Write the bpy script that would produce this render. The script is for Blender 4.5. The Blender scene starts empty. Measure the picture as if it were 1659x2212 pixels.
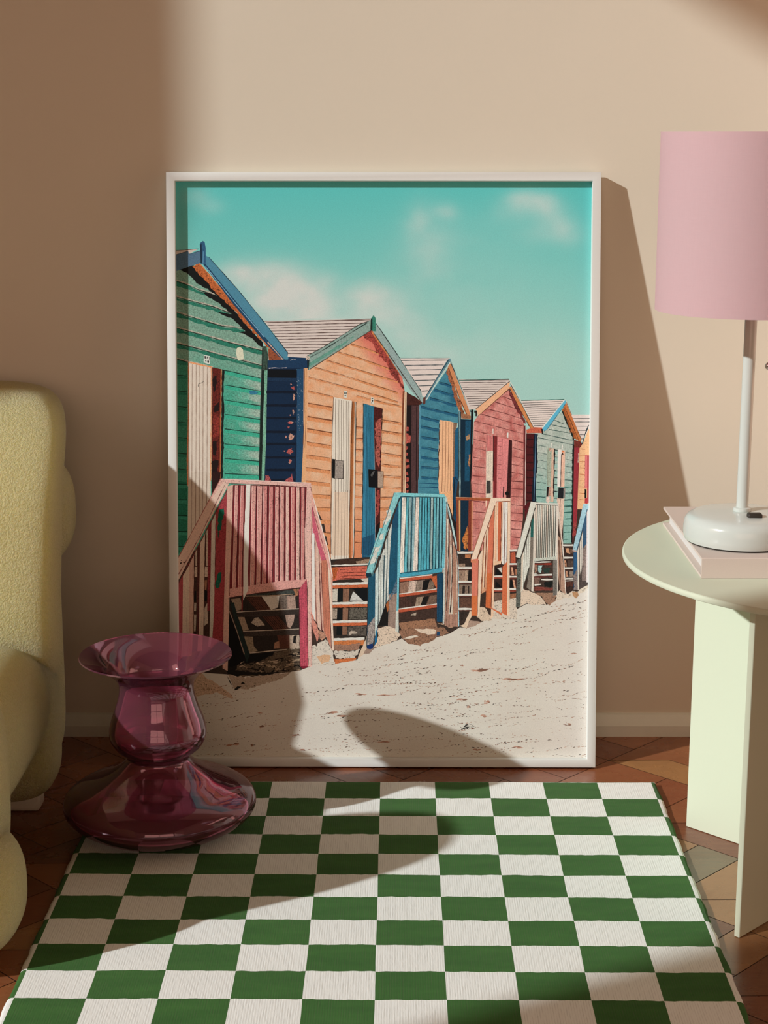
import bpy, bmesh, math, random
import numpy as np
from mathutils import Vector, Matrix, noise
from mathutils.geometry import delaunay_2d_cdt

R = random.Random(7)
sc = bpy.context.scene
COL = sc.collection
pi = math.pi

# ------------------------------------------------------------------ camera
F_PX, PITCH = 3650.0, 0.2198
cam_d = bpy.data.cameras.new('camera')
cam = bpy.data.objects.new('camera', cam_d)
COL.objects.link(cam)
cam.location = (0, 0, 1.0)
cam.rotation_euler = (pi / 2 - PITCH, 0, 0)
cam_d.sensor_fit = 'HORIZONTAL'
cam_d.sensor_width = 36.0
cam_d.lens = 36.0 * F_PX / 1659.0
cam_d.clip_start = 0.05
sc.camera = cam

# ------------------------------------------------------------------ helpers
def lin(c):
    c = c / 255.0
    return c / 12.92 if c <= 0.04045 else ((c + 0.055) / 1.055) ** 2.4


def rgb(r, g, b, k=1.0):
    return (min(1, lin(r) * k), min(1, lin(g) * k), min(1, lin(b) * k), 1.0)


class NT:
    """small node-tree writer"""

    def __init__(self, name):
        self.m = bpy.data.materials.new(name)
        self.m.use_nodes = True
        self.t = self.m.node_tree
        self.t.nodes.clear()
        self.out = self.t.nodes.new('ShaderNodeOutputMaterial')

    def n(self, kind, **kw):
        nd = self.t.nodes.new(kind)
        ins = kw.pop('ins', {})
        for k, v in kw.items():
            setattr(nd, k, v)
        for k, v in ins.items():
            self.put(nd.inputs[k], v)
        return nd

    def put(self, sock, v):
        if isinstance(v, bpy.types.NodeSocket):
            self.t.links.new(v, sock)
        elif isinstance(v, bpy.types.Node):
            self.t.links.new(v.outputs[0], sock)
        else:
            sock.default_value = v

    def math(self, op, a, b=0.0, c=0.0, clamp=False):
        nd = self.n('ShaderNodeMath', operation=op, use_clamp=clamp)
        self.put(nd.inputs[0], a); self.put(nd.inputs[1], b)
        if op in ('MULTIPLY_ADD', 'COMPARE', 'WRAP'):
            self.put(nd.inputs[2], c)
        return nd.outputs[0]

    def mix(self, f, a, b, mode='MIX'):
        nd = self.n('ShaderNodeMix', data_type='RGBA', blend_type=mode)
        self.put(nd.inputs[0], f); self.put(nd.inputs[6], a); self.put(nd.inputs[7], b)
        return nd.outputs[2]

    def ramp(self, f, p0, p1, lo=0.0, hi=1.0):
        nd = self.n('ShaderNodeMapRange', clamp=True)
        self.put(nd.inputs[0], f)
        nd.inputs[1].default_value = p0; nd.inputs[2].default_value = p1
        nd.inputs[3].default_value = lo; nd.inputs[4].default_value = hi
        return nd.outputs[0]

    def coord(self, which='Object', scale=(1, 1, 1)):
        tc = self.n('ShaderNodeTexCoord')
        if scale == (1, 1, 1):
            return tc.outputs[which]
        mp = self.n('ShaderNodeMapping')
        mp.inputs['Scale'].default_value = scale
        self.t.links.new(tc.outputs[which], mp.inputs['Vector'])
        return mp.outputs[0]

    def noise(self, vec, scale, detail=3.0, rough=0.5, dist=0.0):
        nd = self.n('ShaderNodeTexNoise', ins={'Scale': scale, 'Detail': detail, 'Roughness': rough, 'Distortion': dist})
        self.put(nd.inputs['Vector'], vec)
        return nd.outputs[0]

    def bump(self, h, strength, dist):
        nd = self.n('ShaderNodeBump', ins={'Strength': strength, 'Distance': dist})
        self.put(nd.inputs['Height'], h)
        return nd.outputs[0]

    def bsdf(self, color, rough=0.5, spec=0.5, normal=None, metal=0.0, **kw):
        nd = self.n('ShaderNodeBsdfPrincipled')
        self.put(nd.inputs['Base Color'], color)
        self.put(nd.inputs['Roughness'], rough)
        nd.inputs['Specular IOR Level'].default_value = spec
        nd.inputs['Metallic'].default_value = metal
        if normal is not None:
            self.put(nd.inputs['Normal'], normal)
        for k, v in kw.items():
            self.put(nd.inputs[k.replace('_', ' ')], v)
        self.t.links.new(nd.outputs[0], self.out.inputs[0])
        return nd


def simple(name, col, rough=0.5, spec=0.5, metal=0.0, nscale=60.0, namt=0.03, bumps=0.0, bdist=0.001):
    t = NT(name)
    v = t.coord()
    ns = t.noise(v, nscale, 3.0)
    dark = tuple(c * (1 - namt) for c in col[:3]) + (1,)
    c = t.mix(ns, dark, tuple(min(1, x * (1 + namt)) for x in col[:3]) + (1,))
    nrm = t.bump(ns, bumps, bdist) if bumps > 0 else None
    t.bsdf(c, rough, spec, nrm, metal)
    return t.m


def link(name, me, mat=None, parent=None, smooth=None):
    o = bpy.data.objects.new(name, me)
    COL.objects.link(o)
    if mat is not None:
        for m in (mat if isinstance(mat, (list, tuple)) else [mat]):
            me.materials.append(m)
    if parent is not None:
        o.parent = parent
    if smooth is not None:
        for p in me.polygons:
            p.use_smooth = True
        if smooth < pi:
            me.set_sharp_from_angle(angle=smooth)
    return o


def from_bm(name, bm, mat=None, parent=None, smooth=None):
    me = bpy.data.meshes.new(name)
    bm.normal_update()
    bm.to_mesh(me)
    bm.free()
    return link(name, me, mat, parent, smooth)


def thing(name, label, cat, loc=(0, 0, 0), rz=0.0, group=None):
    o = bpy.data.objects.new(name, None)
    COL.objects.link(o)
    o.empty_display_size = 0.05
    o.location = loc
    o.rotation_euler = (0, 0, rz)
    o['label'] = label
    o['category'] = cat
    if group:
        o['group'] = group
    return o


def box_bm(x0, x1, y0, y1, z0, z1, bevel=0.0, seg=2, bm=None):
    own = bm is None
    bm = bm or bmesh.new()
    r = bmesh.ops.create_cube(bm, size=1.0)
    for v in r['verts']:
        v.co = Vector(((x0 + x1) / 2 + v.co.x * (x1 - x0), (y0 + y1) / 2 + v.co.y * (y1 - y0), (z0 + z1) / 2 + v.co.z * (z1 - z0)))
    if bevel > 0:
        es = list({e for v in r['verts'] for e in v.link_edges})
        bmesh.ops.bevel(bm, geom=es, offset=bevel, segments=seg, profile=0.5, affect='EDGES')
    return bm


def lathe_bm(prof, seg=64, closed=False, bm=None, cx=0.0, cy=0.0):
    """profile of (r, z); r=0 ends become poles"""
    bm = bm or bmesh.new()
    rings = []
    for r, z in prof:
        if r < 1e-6:
            rings.append([bm.verts.new((cx, cy, z))])
        else:
            rings.append([bm.verts.new((cx + r * math.cos(2 * pi * i / seg), cy + r * math.sin(2 * pi * i / seg), z)) for i in range(seg)])
    n = len(rings)
    for k in range(n if closed else n - 1):
        a, b = rings[k], rings[(k + 1) % n]
        for i in range(seg):
            j = (i + 1) % seg
            if len(a) == 1 and len(b) == 1:
                continue
            if len(a) == 1:
                bm.faces.new((a[0], b[i], b[j]))
            elif len(b) == 1:
                bm.faces.new((a[i], a[j], b[0]))
            else:
                bm.faces.new((a[i], a[j], b[j], b[i]))
    bmesh.ops.recalc_face_normals(bm, faces=bm.faces)
    return bm


def spline(pts, n):
    """Catmull-Rom through 2D points, n steps per span"""
    out = []
    for i in range(len(pts) - 1):
        p0 = pts[max(i - 1, 0)]; p1 = pts[i]; p2 = pts[i + 1]; p3 = pts[min(i + 2, len(pts) - 1)]
        for k in range(n):
            t = k / n
            out.append(tuple(0.5 * (2 * p1[a] + (-p0[a] + p2[a]) * t + (2 * p0[a] - 5 * p1[a] + 4 * p2[a] - p3[a]) * t * t +
                                    (-p0[a] + 3 * p1[a] - 3 * p2[a] + p3[a]) * t ** 3) for a in range(2)))
    out.append(pts[-1])
    return out


def sgnpow(v, e):
    return math.copysign(abs(v) ** e, v)


def lobe_bm(c, rad, ev=0.5, eh=0.5, nu=96, nv=64, warp=None):
    """soft upholstered lobe: a superellipsoid, optionally warped"""
    bm = bmesh.new()
    rows = []
    for i in range(nv + 1):
        ph = -pi / 2 + pi * i / nv
        if i in (0, nv):
            rows.append([Vector((0, 0, -1 if i == 0 else 1))])
            continue
        cp, sp = sgnpow(math.cos(ph), ev), sgnpow(math.sin(ph), ev)
        row = []
        for j in range(nu):
            th = 2 * pi * j / nu
            row.append(Vector((cp * sgnpow(math.cos(th), eh), cp * sgnpow(math.sin(th), eh), sp)))
        rows.append(row)
    vs = []
    for row in rows:
        r2 = []
        for p in row:
            q = Vector((c[0] + p.x * rad[0], c[1] + p.y * rad[1], c[2] + p.z * rad[2]))
            if warp:
                q = warp(q, p)
            r2.append(bm.verts.new(q))
        vs.append(r2)
    for i in range(nv):
        a, b = vs[i], vs[i + 1]
        for j in range(nu):
            k = (j + 1) % nu
            if len(a) == 1:
                bm.faces.new((a[0], b[k], b[j]))
            elif len(b) == 1:
                bm.faces.new((a[j], a[k], b[0]))
            else:
                bm.faces.new((a[j], a[k], b[k], b[j]))
    bmesh.ops.recalc_face_normals(bm, faces=bm.faces)
    return bm


# ------------------------------------------------------------------ room shell
WALL_Y = 2.738
XL, XR, YB, ZC = -2.6, 1.35, -1.6, 3.3

t = NT('painted_plaster')
v = t.coord()
n1 = t.noise(v, 9.0, 4.0, 0.6)
n2 = t.noise(v, 420.0, 2.0, 0.6)
h = t.math('ADD', t.math('MULTIPLY', n1, 0.6), t.math('MULTIPLY', n2, 0.4))
t.bsdf(t.mix(n1, (0.660, 0.618, 0.505, 1), (0.680, 0.638, 0.525, 1)), 0.75, 0.2, t.bump(h, 0.10, 0.002))
M_WALL = t.m
M_CEIL = simple('ceiling_paint', (0.22, 0.16, 0.11, 1), 0.8, 0.2)
M_BASE = simple('baseboard_paint', (0.72, 0.77, 0.68, 1), 0.45, 0.4)

# floor: terracotta tiles laid on the diagonal
t = NT('terracotta_tile')
v = t.coord()
at = t.n('ShaderNodeAttribute', attribute_name='tile_tint')
n1 = t.noise(v, 14.0, 5.0, 0.62, 0.6)
n2 = t.noise(v, 160.0, 3.0, 0.6)
wood = t.noise(t.coord('Object', (30, 160, 30)), 1.0, 3.0, 0.6, 0.4)
c = t.mix(t.ramp(n1, 0.3, 0.7, 0.0, 0.30), at.outputs['Color'], (0.10, 0.033, 0.016, 1))
c = t.mix(t.ramp(wood, 0.35, 0.75, 0.0, 0.22), c, (0.33, 0.17, 0.075, 1))
c = t.mix(t.ramp(n2, 0.62, 0.72, 0.0, 0.28), c, (0.07, 0.03, 0.016, 1))
rr = t.ramp(n1, 0.3, 0.7, 0.20, 0.36)
hh = t.math('ADD', t.math('MULTIPLY', n1, 0.8), t.math('MULTIPLY', n2, 0.25))
t.bsdf(c, rr, 0.5, t.bump(hh, 0.18, 0.002))
M_TILE = t.m
M_GROUT = simple('tile_grout', (0.055, 0.028, 0.017, 1), 0.85, 0.2, namt=0.2)


def build_floor():
    bm = bmesh.new()
    lay = bm.loops.layers.float_color.new('tile_tint')
    P, A0, G0 = 0.2585, 1.461, 2.212
    rot, piv = 0.0147, Vector((0.45, 2.1))
    cr, sr = math.cos(rot), math.sin(rot)

    def W(i, j, a, b):
        cc, ss = A0 + P * (i + b), G0 + P * (j + a)
        p = Vector(((ss - cc) / 2, (ss + cc) / 2)) - piv
        return piv + Vector((cr * p.x - sr * p.y, sr * p.x + cr * p.y))

    shapes = [[(0, 0), (.385, 0), (.385, .615), (0, 1)],
              [(.385, 0), (1, 0), (1, .378), (.385, .378)],
              [(0, 1), (.385, .615), (.385, .378), (1, .378), (1, 1)]]
    pal = [(0.220, 0.062, 0.026), (0.195, 0.054, 0.023), (0.290, 0.100, 0.038), (0.340, 0.160, 0.062), (0.160, 0.045, 0.021), (0.250, 0.080, 0.032), (0.200, 0.135, 0.066)]
    rr = random.Random(23)
    e = 0.0045
    for i in range(-24, 24):
        for j in range(-24, 24):
            w = W(i, j, .5, .5)
            if not (XL - .2 < w.x < XR + .2 and YB - .2 < w.y < WALL_Y + .15):
                continue
            for k, sh in enumerate(shapes):
                col = pal[rr.choice([0, 1, 2, 2, 3, 4, 5, 5, 1, 0])]
                # tiles seen clearly to the right of the rug
                if (i, j, k) == (1, 1, 1): col = (0.175, 0.135, 0.080)
                if (i, j, k) == (2, 3, 0): col = (0.37, 0.185, 0.068)
                if (i, j, k) in ((0, 1, 0), (0, 1, 2), (1, 1, 2)): col = (0.36, 0.175, 0.068)
                if (i, j, k) == (0, 0, 1): col = (0.33, 0.155, 0.06)
                if (i, j, k) in ((-1, 1, 2), (-1, 0, 2)): col = (0.15, 0.05, 0.023)
                f = rr.uniform(0.88, 1.1)
                cx = sum(p[0] for p in sh) / len(sh); cy = sum(p[1] for p in sh) / len(sh)
                vs = []
                pts = [W(i, j, a, b) for a, b in sh]
                # inset each edge by the joint width
                n = len(pts)
                ins = []
                for q in range(n):
                    a, b, c2 = pts[q - 1], pts[q], pts[(q + 1) % n]
                    d1 = (b - a).normalized(); d2 = (c2 - b).normalized()
                    n1 = Vector((-d1.y, d1.x)); n2 = Vector((-d2.y, d2.x))
                    ar = sum(pts[z].x * pts[(z + 1) % n].y - pts[(z + 1) % n].x * pts[z].y for z in range(n))
                    if ar < 0:
                        n1, n2 = -n1, -n2
                    m = n1 + n2
                    m = m / max(0.25, m.dot(n1))
                    ins.append(b + m * 0.0007)
                vs = [bm.verts.new((p.x, p.y, 0)) for p in ins]
                try:
                    fc = bm.faces.new(vs)
                except ValueError:
                    continue
                fc.normal_update()
                if fc.normal.z < 0:
                    fc.normal_flip()
                for lp in fc.loops:
                    lp[lay] = (col[0] * f, col[1] * f, col[2] * f, 1)
    # cut to the room and lay the bed of grout under it
    for pl, no in (((XL - .01, 0, 0), (-1, 0, 0)), ((XR + .01, 0, 0), (1, 0, 0)), ((0, YB - .01, 0), (0, -1, 0)), ((0, WALL_Y + .01, 0), (0, 1, 0))):
        bmesh.ops.bisect_plane(bm, geom=bm.verts[:] + bm.edges[:] + bm.faces[:], plane_co=pl, plane_no=no, clear_outer=True)
    for f in bm.faces:
        f.material_index = 0
    before = set(bm.faces)
    box_bm(XL - .02, XR + .02, YB - .02, WALL_Y + .02, -0.06, -0.0008, bm=bm)
    for f in bm.faces:
        if f not in before:
            f.material_index = 1
    o = from_bm('floor', bm, [M_TILE, M_GROUT])
    o['kind'] = 'structure'
    return o


build_floor()


def struct(name, bm, mat, smooth=None):
    o = from_bm(name, bm, mat, None, smooth)
    o['kind'] = 'structure'
    return o


struct('wall_back', box_bm(XL - .12, XR + .12, WALL_Y, WALL_Y + .12, -.06, ZC), M_WALL)
RY0, RY1, RZ0, RZ1 = 1.70, 2.62, 0.08, 1.55  # unseen opening added in the right wall to let in sky fill
bm = box_bm(XR, XR + .12, YB - .12, RY0, -.06, ZC)
box_bm(XR, XR + .12, RY1, WALL_Y, -.06, ZC, bm=bm)
box_bm(XR, XR + .12, RY0, RY1, -.06, RZ0, bm=bm)
box_bm(XR, XR + .12, RY0, RY1, RZ1, ZC, bm=bm)
struct('wall_right', bm, M_WALL)
struct('ceiling', box_bm(XL - .3, XR + .12, YB - .12, WALL_Y + .12, ZC, ZC + .1), M_CEIL)
# left wall with the tall sun window
WY0, WY1, WZ0, WZ1 = 0.215, 1.462, 0.80, 3.11
bm = box_bm(XL - .12, XL, YB - .12, WY0, -.06, ZC)
box_bm(XL - .12, XL, WY1, WALL_Y, -.06, ZC, bm=bm)
box_bm(XL - .12, XL, WY0, WY1, -.06, WZ0, bm=bm)
box_bm(XL - .12, XL, WY0, WY1, WZ1, ZC, bm=bm)
struct('wall_left', bm, M_WALL)
# front wall (behind the camera) with a barred window
BX0, BX1, BZ0, BZ1 = -1.10, 1.30, 0.06, 1.75
bm = box_bm(XL - .12, BX0, YB - .12, YB, -.06, ZC)
box_bm(BX1, XR + .12, YB - .12, YB, -.06, ZC, bm=bm)
box_bm(BX0, BX1, YB - .12, YB, -.06, BZ0, bm=bm)
box_bm(BX0, BX1, YB - .12, YB, BZ1, ZC, bm=bm)
struct('wall_front', bm, M_WALL)
M_WIN = simple('window_paint', (0.75, 0.72, 0.66, 1), 0.4, 0.4)
bm = bmesh.new()
for a, b in ((BX0, BX0 + .05), ((BX0 + BX1) / 2 - .03, (BX0 + BX1) / 2 + .03), (BX1 - .05, BX1)):
    box_bm(a, b, YB - .08, YB - .03, BZ0, BZ1, bm=bm)
for a, b in ((BZ0, BZ0 + .07), (BZ0 + .86, BZ0 + .91), (BZ1 - .05, BZ1)):
    box_bm(BX0, BX1, YB - .08, YB - .03, a, b, bm=bm)
struct('window_1', bm, M_WIN)


def baseboard():
    prof = [(0.0, 0.0), (0.016, 0.0), (0.016, 0.019), (0.0145, 0.0215), (0.006, 0.036), (0.0, 0.0375)]
    bm = bmesh.new()
    rows = [[bm.verts.new((x, WALL_Y - d, z)) for d, z in prof] for x in (XL, XR)]
    for i in range(len(prof)):
        j = (i + 1) % len(prof)
        bm.faces.new((rows[0][i], rows[0][j], rows[1][j], rows[1][i]))
    bm.faces.new(rows[0]); bm.faces.new(rows[1][::-1])
    bmesh.ops.recalc_face_normals(bm, faces=bm.faces)
    struct('baseboard_back', bm, M_BASE)


baseboard()

# ------------------------------------------------------------------ picture frame
LEAN = math.radians(8.6)
FW, FH, FT, RW = 0.6865, 0.950, 0.020, 0.0137
FYAW = -0.0082
pf = thing('picture_frame', 'large white framed beach hut picture leaning against the beige wall', 'picture', (-0.002, 2.5735, 0.0030), FYAW)
frame_rot = Matrix.Rotation(-LEAN, 4, 'X')     # local: x right, z up the frame, y into the frame


def in_frame(o):
    o.matrix_local = frame_rot
    return o


M_FRAME = simple('white_lacquer', (0.69, 0.72, 0.69, 1), 0.42, 0.4, nscale=200, namt=0.015)
bm = bmesh.new()
X = FW / 2
outer = [(-X, 0), (X, 0), (X, FH), (-X, FH)]
inner = [(-X + RW, RW), (X - RW, RW), (X - RW, FH - RW), (-X + RW, FH - RW)]
vo0 = [bm.verts.new((x, 0, z)) for x, z in outer]
vi0 = [bm.verts.new((x, 0, z)) for x, z in inner]
vo1 = [bm.verts.new((x, FT, z)) for x, z in outer]
vi1 = [bm.verts.new((x, FT, z)) for x, z in inner]
for i in range(4):
    j = (i + 1) % 4
    bm.faces.new((vo0[i], vo0[j], vi0[j], vi0[i]))
    bm.faces.new((vo1[j], vo1[i], vi1[i], vi1[j]))
    bm.faces.new((vo0[j], vo0[i], vo1[i], vo1[j]))
    bm.faces.new((vi0[i], vi0[j], vi1[j], vi1[i]))
bmesh.ops.recalc_face_normals(bm, faces=bm.faces)
fe = [e for e in bm.edges if all(abs(v.co.y) < 1e-6 for v in e.verts) and
      (all(v in vo0 for v in e.verts) or all(v in vi0 for v in e.verts))]
bmesh.ops.bevel(bm, geom=fe, offset=0.0011, segments=2, profile=0.5, affect='EDGES')
o = in_frame(from_bm('frame_moulding', bm, M_FRAME, pf, 0.6))
M_BACK = simple('fibreboard', (0.30, 0.20, 0.12, 1), 0.8, 0.2, namt=0.1)
in_frame(from_bm('backing_board', box_bm(-X + .004, X - .004, FT - .0055, FT - .0005, .004, FH - .004), M_BACK, pf))

#PRINT_BEGIN
# the beach hut photograph printed on the sheet: flat areas of ink, drawn in the
# sheet's own layout units and cut into one flat mesh
R2 = random.Random(11)
INK_K = (0.92, 0.81, 0.73)


def Zm(ox, oy, s):
    return lambda txt: [(ox + float(p.split(',')[0]) / s, oy + float(p.split(',')[1]) / s) for p in txt.split()]


A = Zm(370, 500, 5.53); B = Zm(370, 750, 5.53); C = Zm(370, 1020, 5.53); D = Zm(560, 660, 5.53)
E = Zm(640, 900, 5.53); F = Zm(640, 1140, 5.53); G = Zm(840, 740, 5.53); H = Zm(470, 1200, 5.53)
I = Zm(860, 1030, 5.53); J = Zm(1080, 820, 7.9); K = Zm(1080, 1040, 7.9); L = Zm(780, 1270, 5.53)
PX = Zm(0, 0, 1)
INK = []            # (points, colour or function, (grit, streak, speck))
BLACK = (16, 17, 15)


def rough(pts, amp, step=5.0, rr=R2):
    out = []
    n = len(pts)
    for i in range(n):
        a, b = pts[i], pts[(i + 1) % n]
        m = max(1, int(math.hypot(b[0] - a[0], b[1] - a[1]) / step))
        for k in range(m):
            t_ = k / m
            out.append((a[0] + (b[0] - a[0]) * t_ + rr.uniform(-amp, amp), a[1] + (b[1] - a[1]) * t_ + rr.uniform(-amp, amp)))
    return out


def P_(pts, col, tex=(0.0, 0.0, 0.0), jag=0.0, step=5.0):
    INK.append((rough(pts, jag, step) if jag else pts, col, tex))


def S_(pts, w, col, tex=(0, 0, 0), jit=0.35, step=9.0):
    """a brush line along a polyline"""
    c2 = []
    for i in range(len(pts) - 1):
        a, b = pts[i], pts[i + 1]
        m = max(1, int(math.hypot(b[0] - a[0], b[1] - a[1]) / step))
        for k in range(m):
            c2.append((a[0] + (b[0] - a[0]) * k / m, a[1] + (b[1] - a[1]) * k / m))
    c2.append(pts[-1])
    l, r = [], []
    for i, p in enumerate(c2):
        a = c2[max(i - 1, 0)]; b = c2[min(i + 1, len(c2) - 1)]
        dx, dy = b[0] - a[0], b[1] - a[1]
        q = math.hypot(dx, dy) or 1
        h_ = 0.5 * w * (1 + R2.uniform(-jit, jit))
        l.append((p[0] - dy / q * h_, p[1] + dx / q * h_)); r.append((p[0] + dy / q * h_, p[1] - dx / q * h_))
    INK.append((l + r[::-1], col, tex))


def lerp(a, b, t_):
    return tuple(a[i] + (b[i] - a[i]) * t_ for i in range(len(a)))


def mixc(a, b, t_):
    t_ = max(0.0, min(1.0, t_))
    return lerp(a, b, t_)


# ---- sky ---------------------------------------------------------------
CLOUDS = [(520, 592, 38, 22, .85), (562, 605, 55, 30, .95), (610, 620, 58, 36, 1.0), (650, 650, 48, 32, .9), (600, 655, 70, 26, .8), (690, 672, 50, 22, .55), (640, 690, 90, 14, .5),
          (708, 612, 26, 20, .45), (795, 640, 42, 26, .75), (835, 668, 50, 34, .6), (770, 690, 60, 18, .5), (870, 720, 55, 28, .45), (930, 765, 55, 22, .42), (905, 475, 26, 34, .34), (922, 540, 44, 64, .32),
          (958, 458, 26, 16, .40), (1122, 434, 30, 16, .34), (1146, 428, 34, 16, .44), (1172, 440, 32, 18, .46), (1192, 462, 28, 22, .44), (1212, 486, 24, 22, .38), (1180, 500, 60, 26, .22), (1110, 455, 46, 24, .20), (1232, 508, 26, 20, .24),
          (425, 425, 26, 16, .38), (455, 447, 24, 14, .28), (1000, 640, 190, 70, .14), (1100, 760, 190, 60, .18), (1000, 520, 120, 60, .12)]


def sky(x, y):
    v_ = (y - 395) / 480.0
    base = mixc((86, 178, 168), (146, 190, 174), v_ * 1.3)
    if v_ > 0.75:
        base = mixc(base, (160, 191, 177), (v_ - .75) * 3)
    n_ = noise.fractal(Vector((x / 60.0, y / 45.0, 2.2)), 1.0, 2.0, 4)
    k = 0.0
    for cx, cy2, sx, sy2, a in CLOUDS:
        d2 = ((x - cx) / sx) ** 2 + ((y - cy2) / sy2) ** 2
        if d2 < 9:
            k = 1 - (1 - k) * (1 - a * math.exp(-0.75 * d2))
    k = max(0.0, min(1.0, k * (1.0 + 0.38 * n_)))
    return mixc(base, (199, 199, 187), k)


P_(PX('366,385 1285,385 1285,1000 366,1000'), sky, (0.035, 0, 0))


# ---- sand ---------------------------------------------------------------
def sand(x, y):
    n_ = noise.fractal(Vector((x / 120.0, y / 30.0, 5.0)), 1.0, 2.0, 3)
    c_ = mixc((208, 196, 178), (203, 188, 170), 0.5 + 0.7 * n_)
    return mixc(c_, (212, 196, 180), (x - 1150) / 120)


P_(PX('366,960 1285,960 1285,1660 366,1660'), (58, 44, 36), (0.35, 0.1, 0.3))

# ---- hut one: green -------------------------------------------------------
TEAL, TEALD, TEALL, GRN = (66, 152, 122), (44, 112, 88), (150, 164, 146), (104, 146, 124)


def green_wall(x, y):
    n_ = noise.fractal(Vector((x / 22.0, y / 9.0, 1.0)), 1.0, 2.0, 3)
    g_ = mixc((118, 150, 128), (72, 150, 122), (y - 760) / 90.0 + 0.25 * n_)
    return mixc(g_, TEALL, (x - 505) / 60.0 * 0.7 + 0.45 * n_) if x > 470 else g_


P_(A('0,480 50,480 120,450 270,395 1100,1370 1085,2950 0,4100'), green_wall, (0.42, 0.05, 0.35))
P_(B('45,140 195,165 190,1700 45,1700') , (56, 128, 100), (0.40, 0, 0.3))
P_(C('45,100 195,120 190,800 45,1050'), (34, 108, 82), (0.40, 0, 0.35))
for y0 in (330, 520, 705, 890, 1075, 1262, 1450):
    S_(B('48,%d 190,%d' % (y0, y0 + 14)), 1.5, (20, 50, 40))
    P_(B('50,%d 188,%d 188,%d 50,%d' % (y0 + 12, y0 + 26, y0 + 55, y0 + 45)), (40, 112, 86), (.4, 0, .2))
for y0 in (140, 325, 515, 705, 885):
    S_(C('48,%d 190,%d' % (y0, y0 + 4)), 1.5, (14, 42, 34))
    P_(C('50,%d 188,%d 188,%d 50,%d' % (y0 + 10, y0 + 14, y0 + 50, y0 + 46)), (52, 130, 102), (.4, 0, .2))
for tx in ('50,590 200,640 330,700 540,765', '50,780 270,840 500,900 770,1000', '50,965 330,1050 600,1130 870,1165', '50,1150 380,1240 700,1330 1090,1425', '50,1335 280,1390 560,1470 1085,1605', '50,1520 190,1560 500,1630'):
    pts = A(tx)
    S_([(x, y + 5) for x, y in pts], 7, (40, 110, 86), (.5, 0, .35), .5)
    S_([(x, y - 2.2) for x, y in pts], 2.4, (172, 162, 142), (.45, 0, .5), .5)
    S_(pts, 1.7, (30, 48, 38), (.3, 0, 0), .5)
for k, (l_, r_) in enumerate(((275, 370), (450, 525), (630, 700), (800, 865), (975, 1030), (1155, 1195), (1330, 1365), (1510, 1530))):
    P_(B('640,%d 1070,%d 1070,%d 640,%d' % (l_ + 5, r_ + 5, r_ + 50, l_ + 48)), (58, 158, 126), (.35, 0, .2))
    P_(B('%d,%d 1060,%d 1055,%d %d,%d' % (780, l_ + 75, r_ + 62, r_ + 140, 820, l_ + 150)), lambda x, y: mixc((78, 160, 132), (150, 168, 148), (x - 510) / 40.0 + .5 * noise.noise(Vector((x / 8, y / 5, 3)))), (.5, 0, .35), 1.2)
    S_(B('636,%d 1066,%d' % (l_, r_)), 1.7, (24, 52, 42))
P_(B('930,525 1000,520 1050,540 1000,570 940,560'), (50, 110, 130), (.3, 0, .2), .8)
# eave shadow, fringe, barge boards, finial
P_(A('110,465 180,430 260,395 340,470 450,620 570,720 780,980 870,1080 1095,1330 1110,1395 1060,1375 980,1290 890,1240 800,1205 880,1190 740,1050 600,990 560,960 720,985 560,850 440,775 330,710 470,745 540,765 430,690 300,620 235,545 180,490'), BLACK, (0, 0, 0), 1.4)
P_(A('250,410 335,372 720,830 1130,1330 1240,1440 1170,1390 1090,1320 860,1080 700,890 560,760 420,600 300,470'), (176, 92, 48), (.75, 0, .9), 1.8)
S_(A('335,380 720,835 1125,1335'), 2.6, (196, 116, 66), (.4, 0, .3))
P_(A('1155,1395 1215,1405 1330,1545 1165,1548'), (136, 72, 46), (.6, 0, .6))
P_(A('410,285 440,305 455,310 800,700 1110,1085 1405,1470 1392,1592 1300,1500 1090,1290 370,385'), (74, 126, 142), (.16, 0, .12))
P_(A('375,380 400,378 1110,1250 1388,1570 1388,1598 1300,1510 1090,1295 700,820'), (30, 62, 84), (.2, 0, .1))
S_(A('410,420 760,850 1110,1260'), 1.6, (116, 160, 180))
S_(A('1150,1320 1300,1490 1385,1592'), 2.2, (190, 160, 140), (.3, 0, .3))
S_(A('450,308 800,700 1110,1085 1405,1465'), 1.4, (34, 50, 58))
P_(A('0,300 45,285 205,235 210,270 345,232 345,378 180,430 45,480 0,500'), (78, 104, 122), (.2, 0, .15))
P_(A('45,225 320,212 215,268 200,232 45,278'), (196, 176, 160), (.2, 0, .2))
S_(A('45,228 325,210'), 1.2, (70, 50, 40))
S_(A('45,282 200,235 210,270 342,232'), 1.2, (40, 46, 50))
P_(A('340,150 352,130 378,112 400,130 412,200 412,390 350,385'), (46, 84, 112), (.2, 0, .1))
P_(A('346,160 362,140 372,385 348,380'), (26, 44, 60))
P_(A('378,240 388,240 384,385 374,385'), (90, 136, 160))
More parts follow.
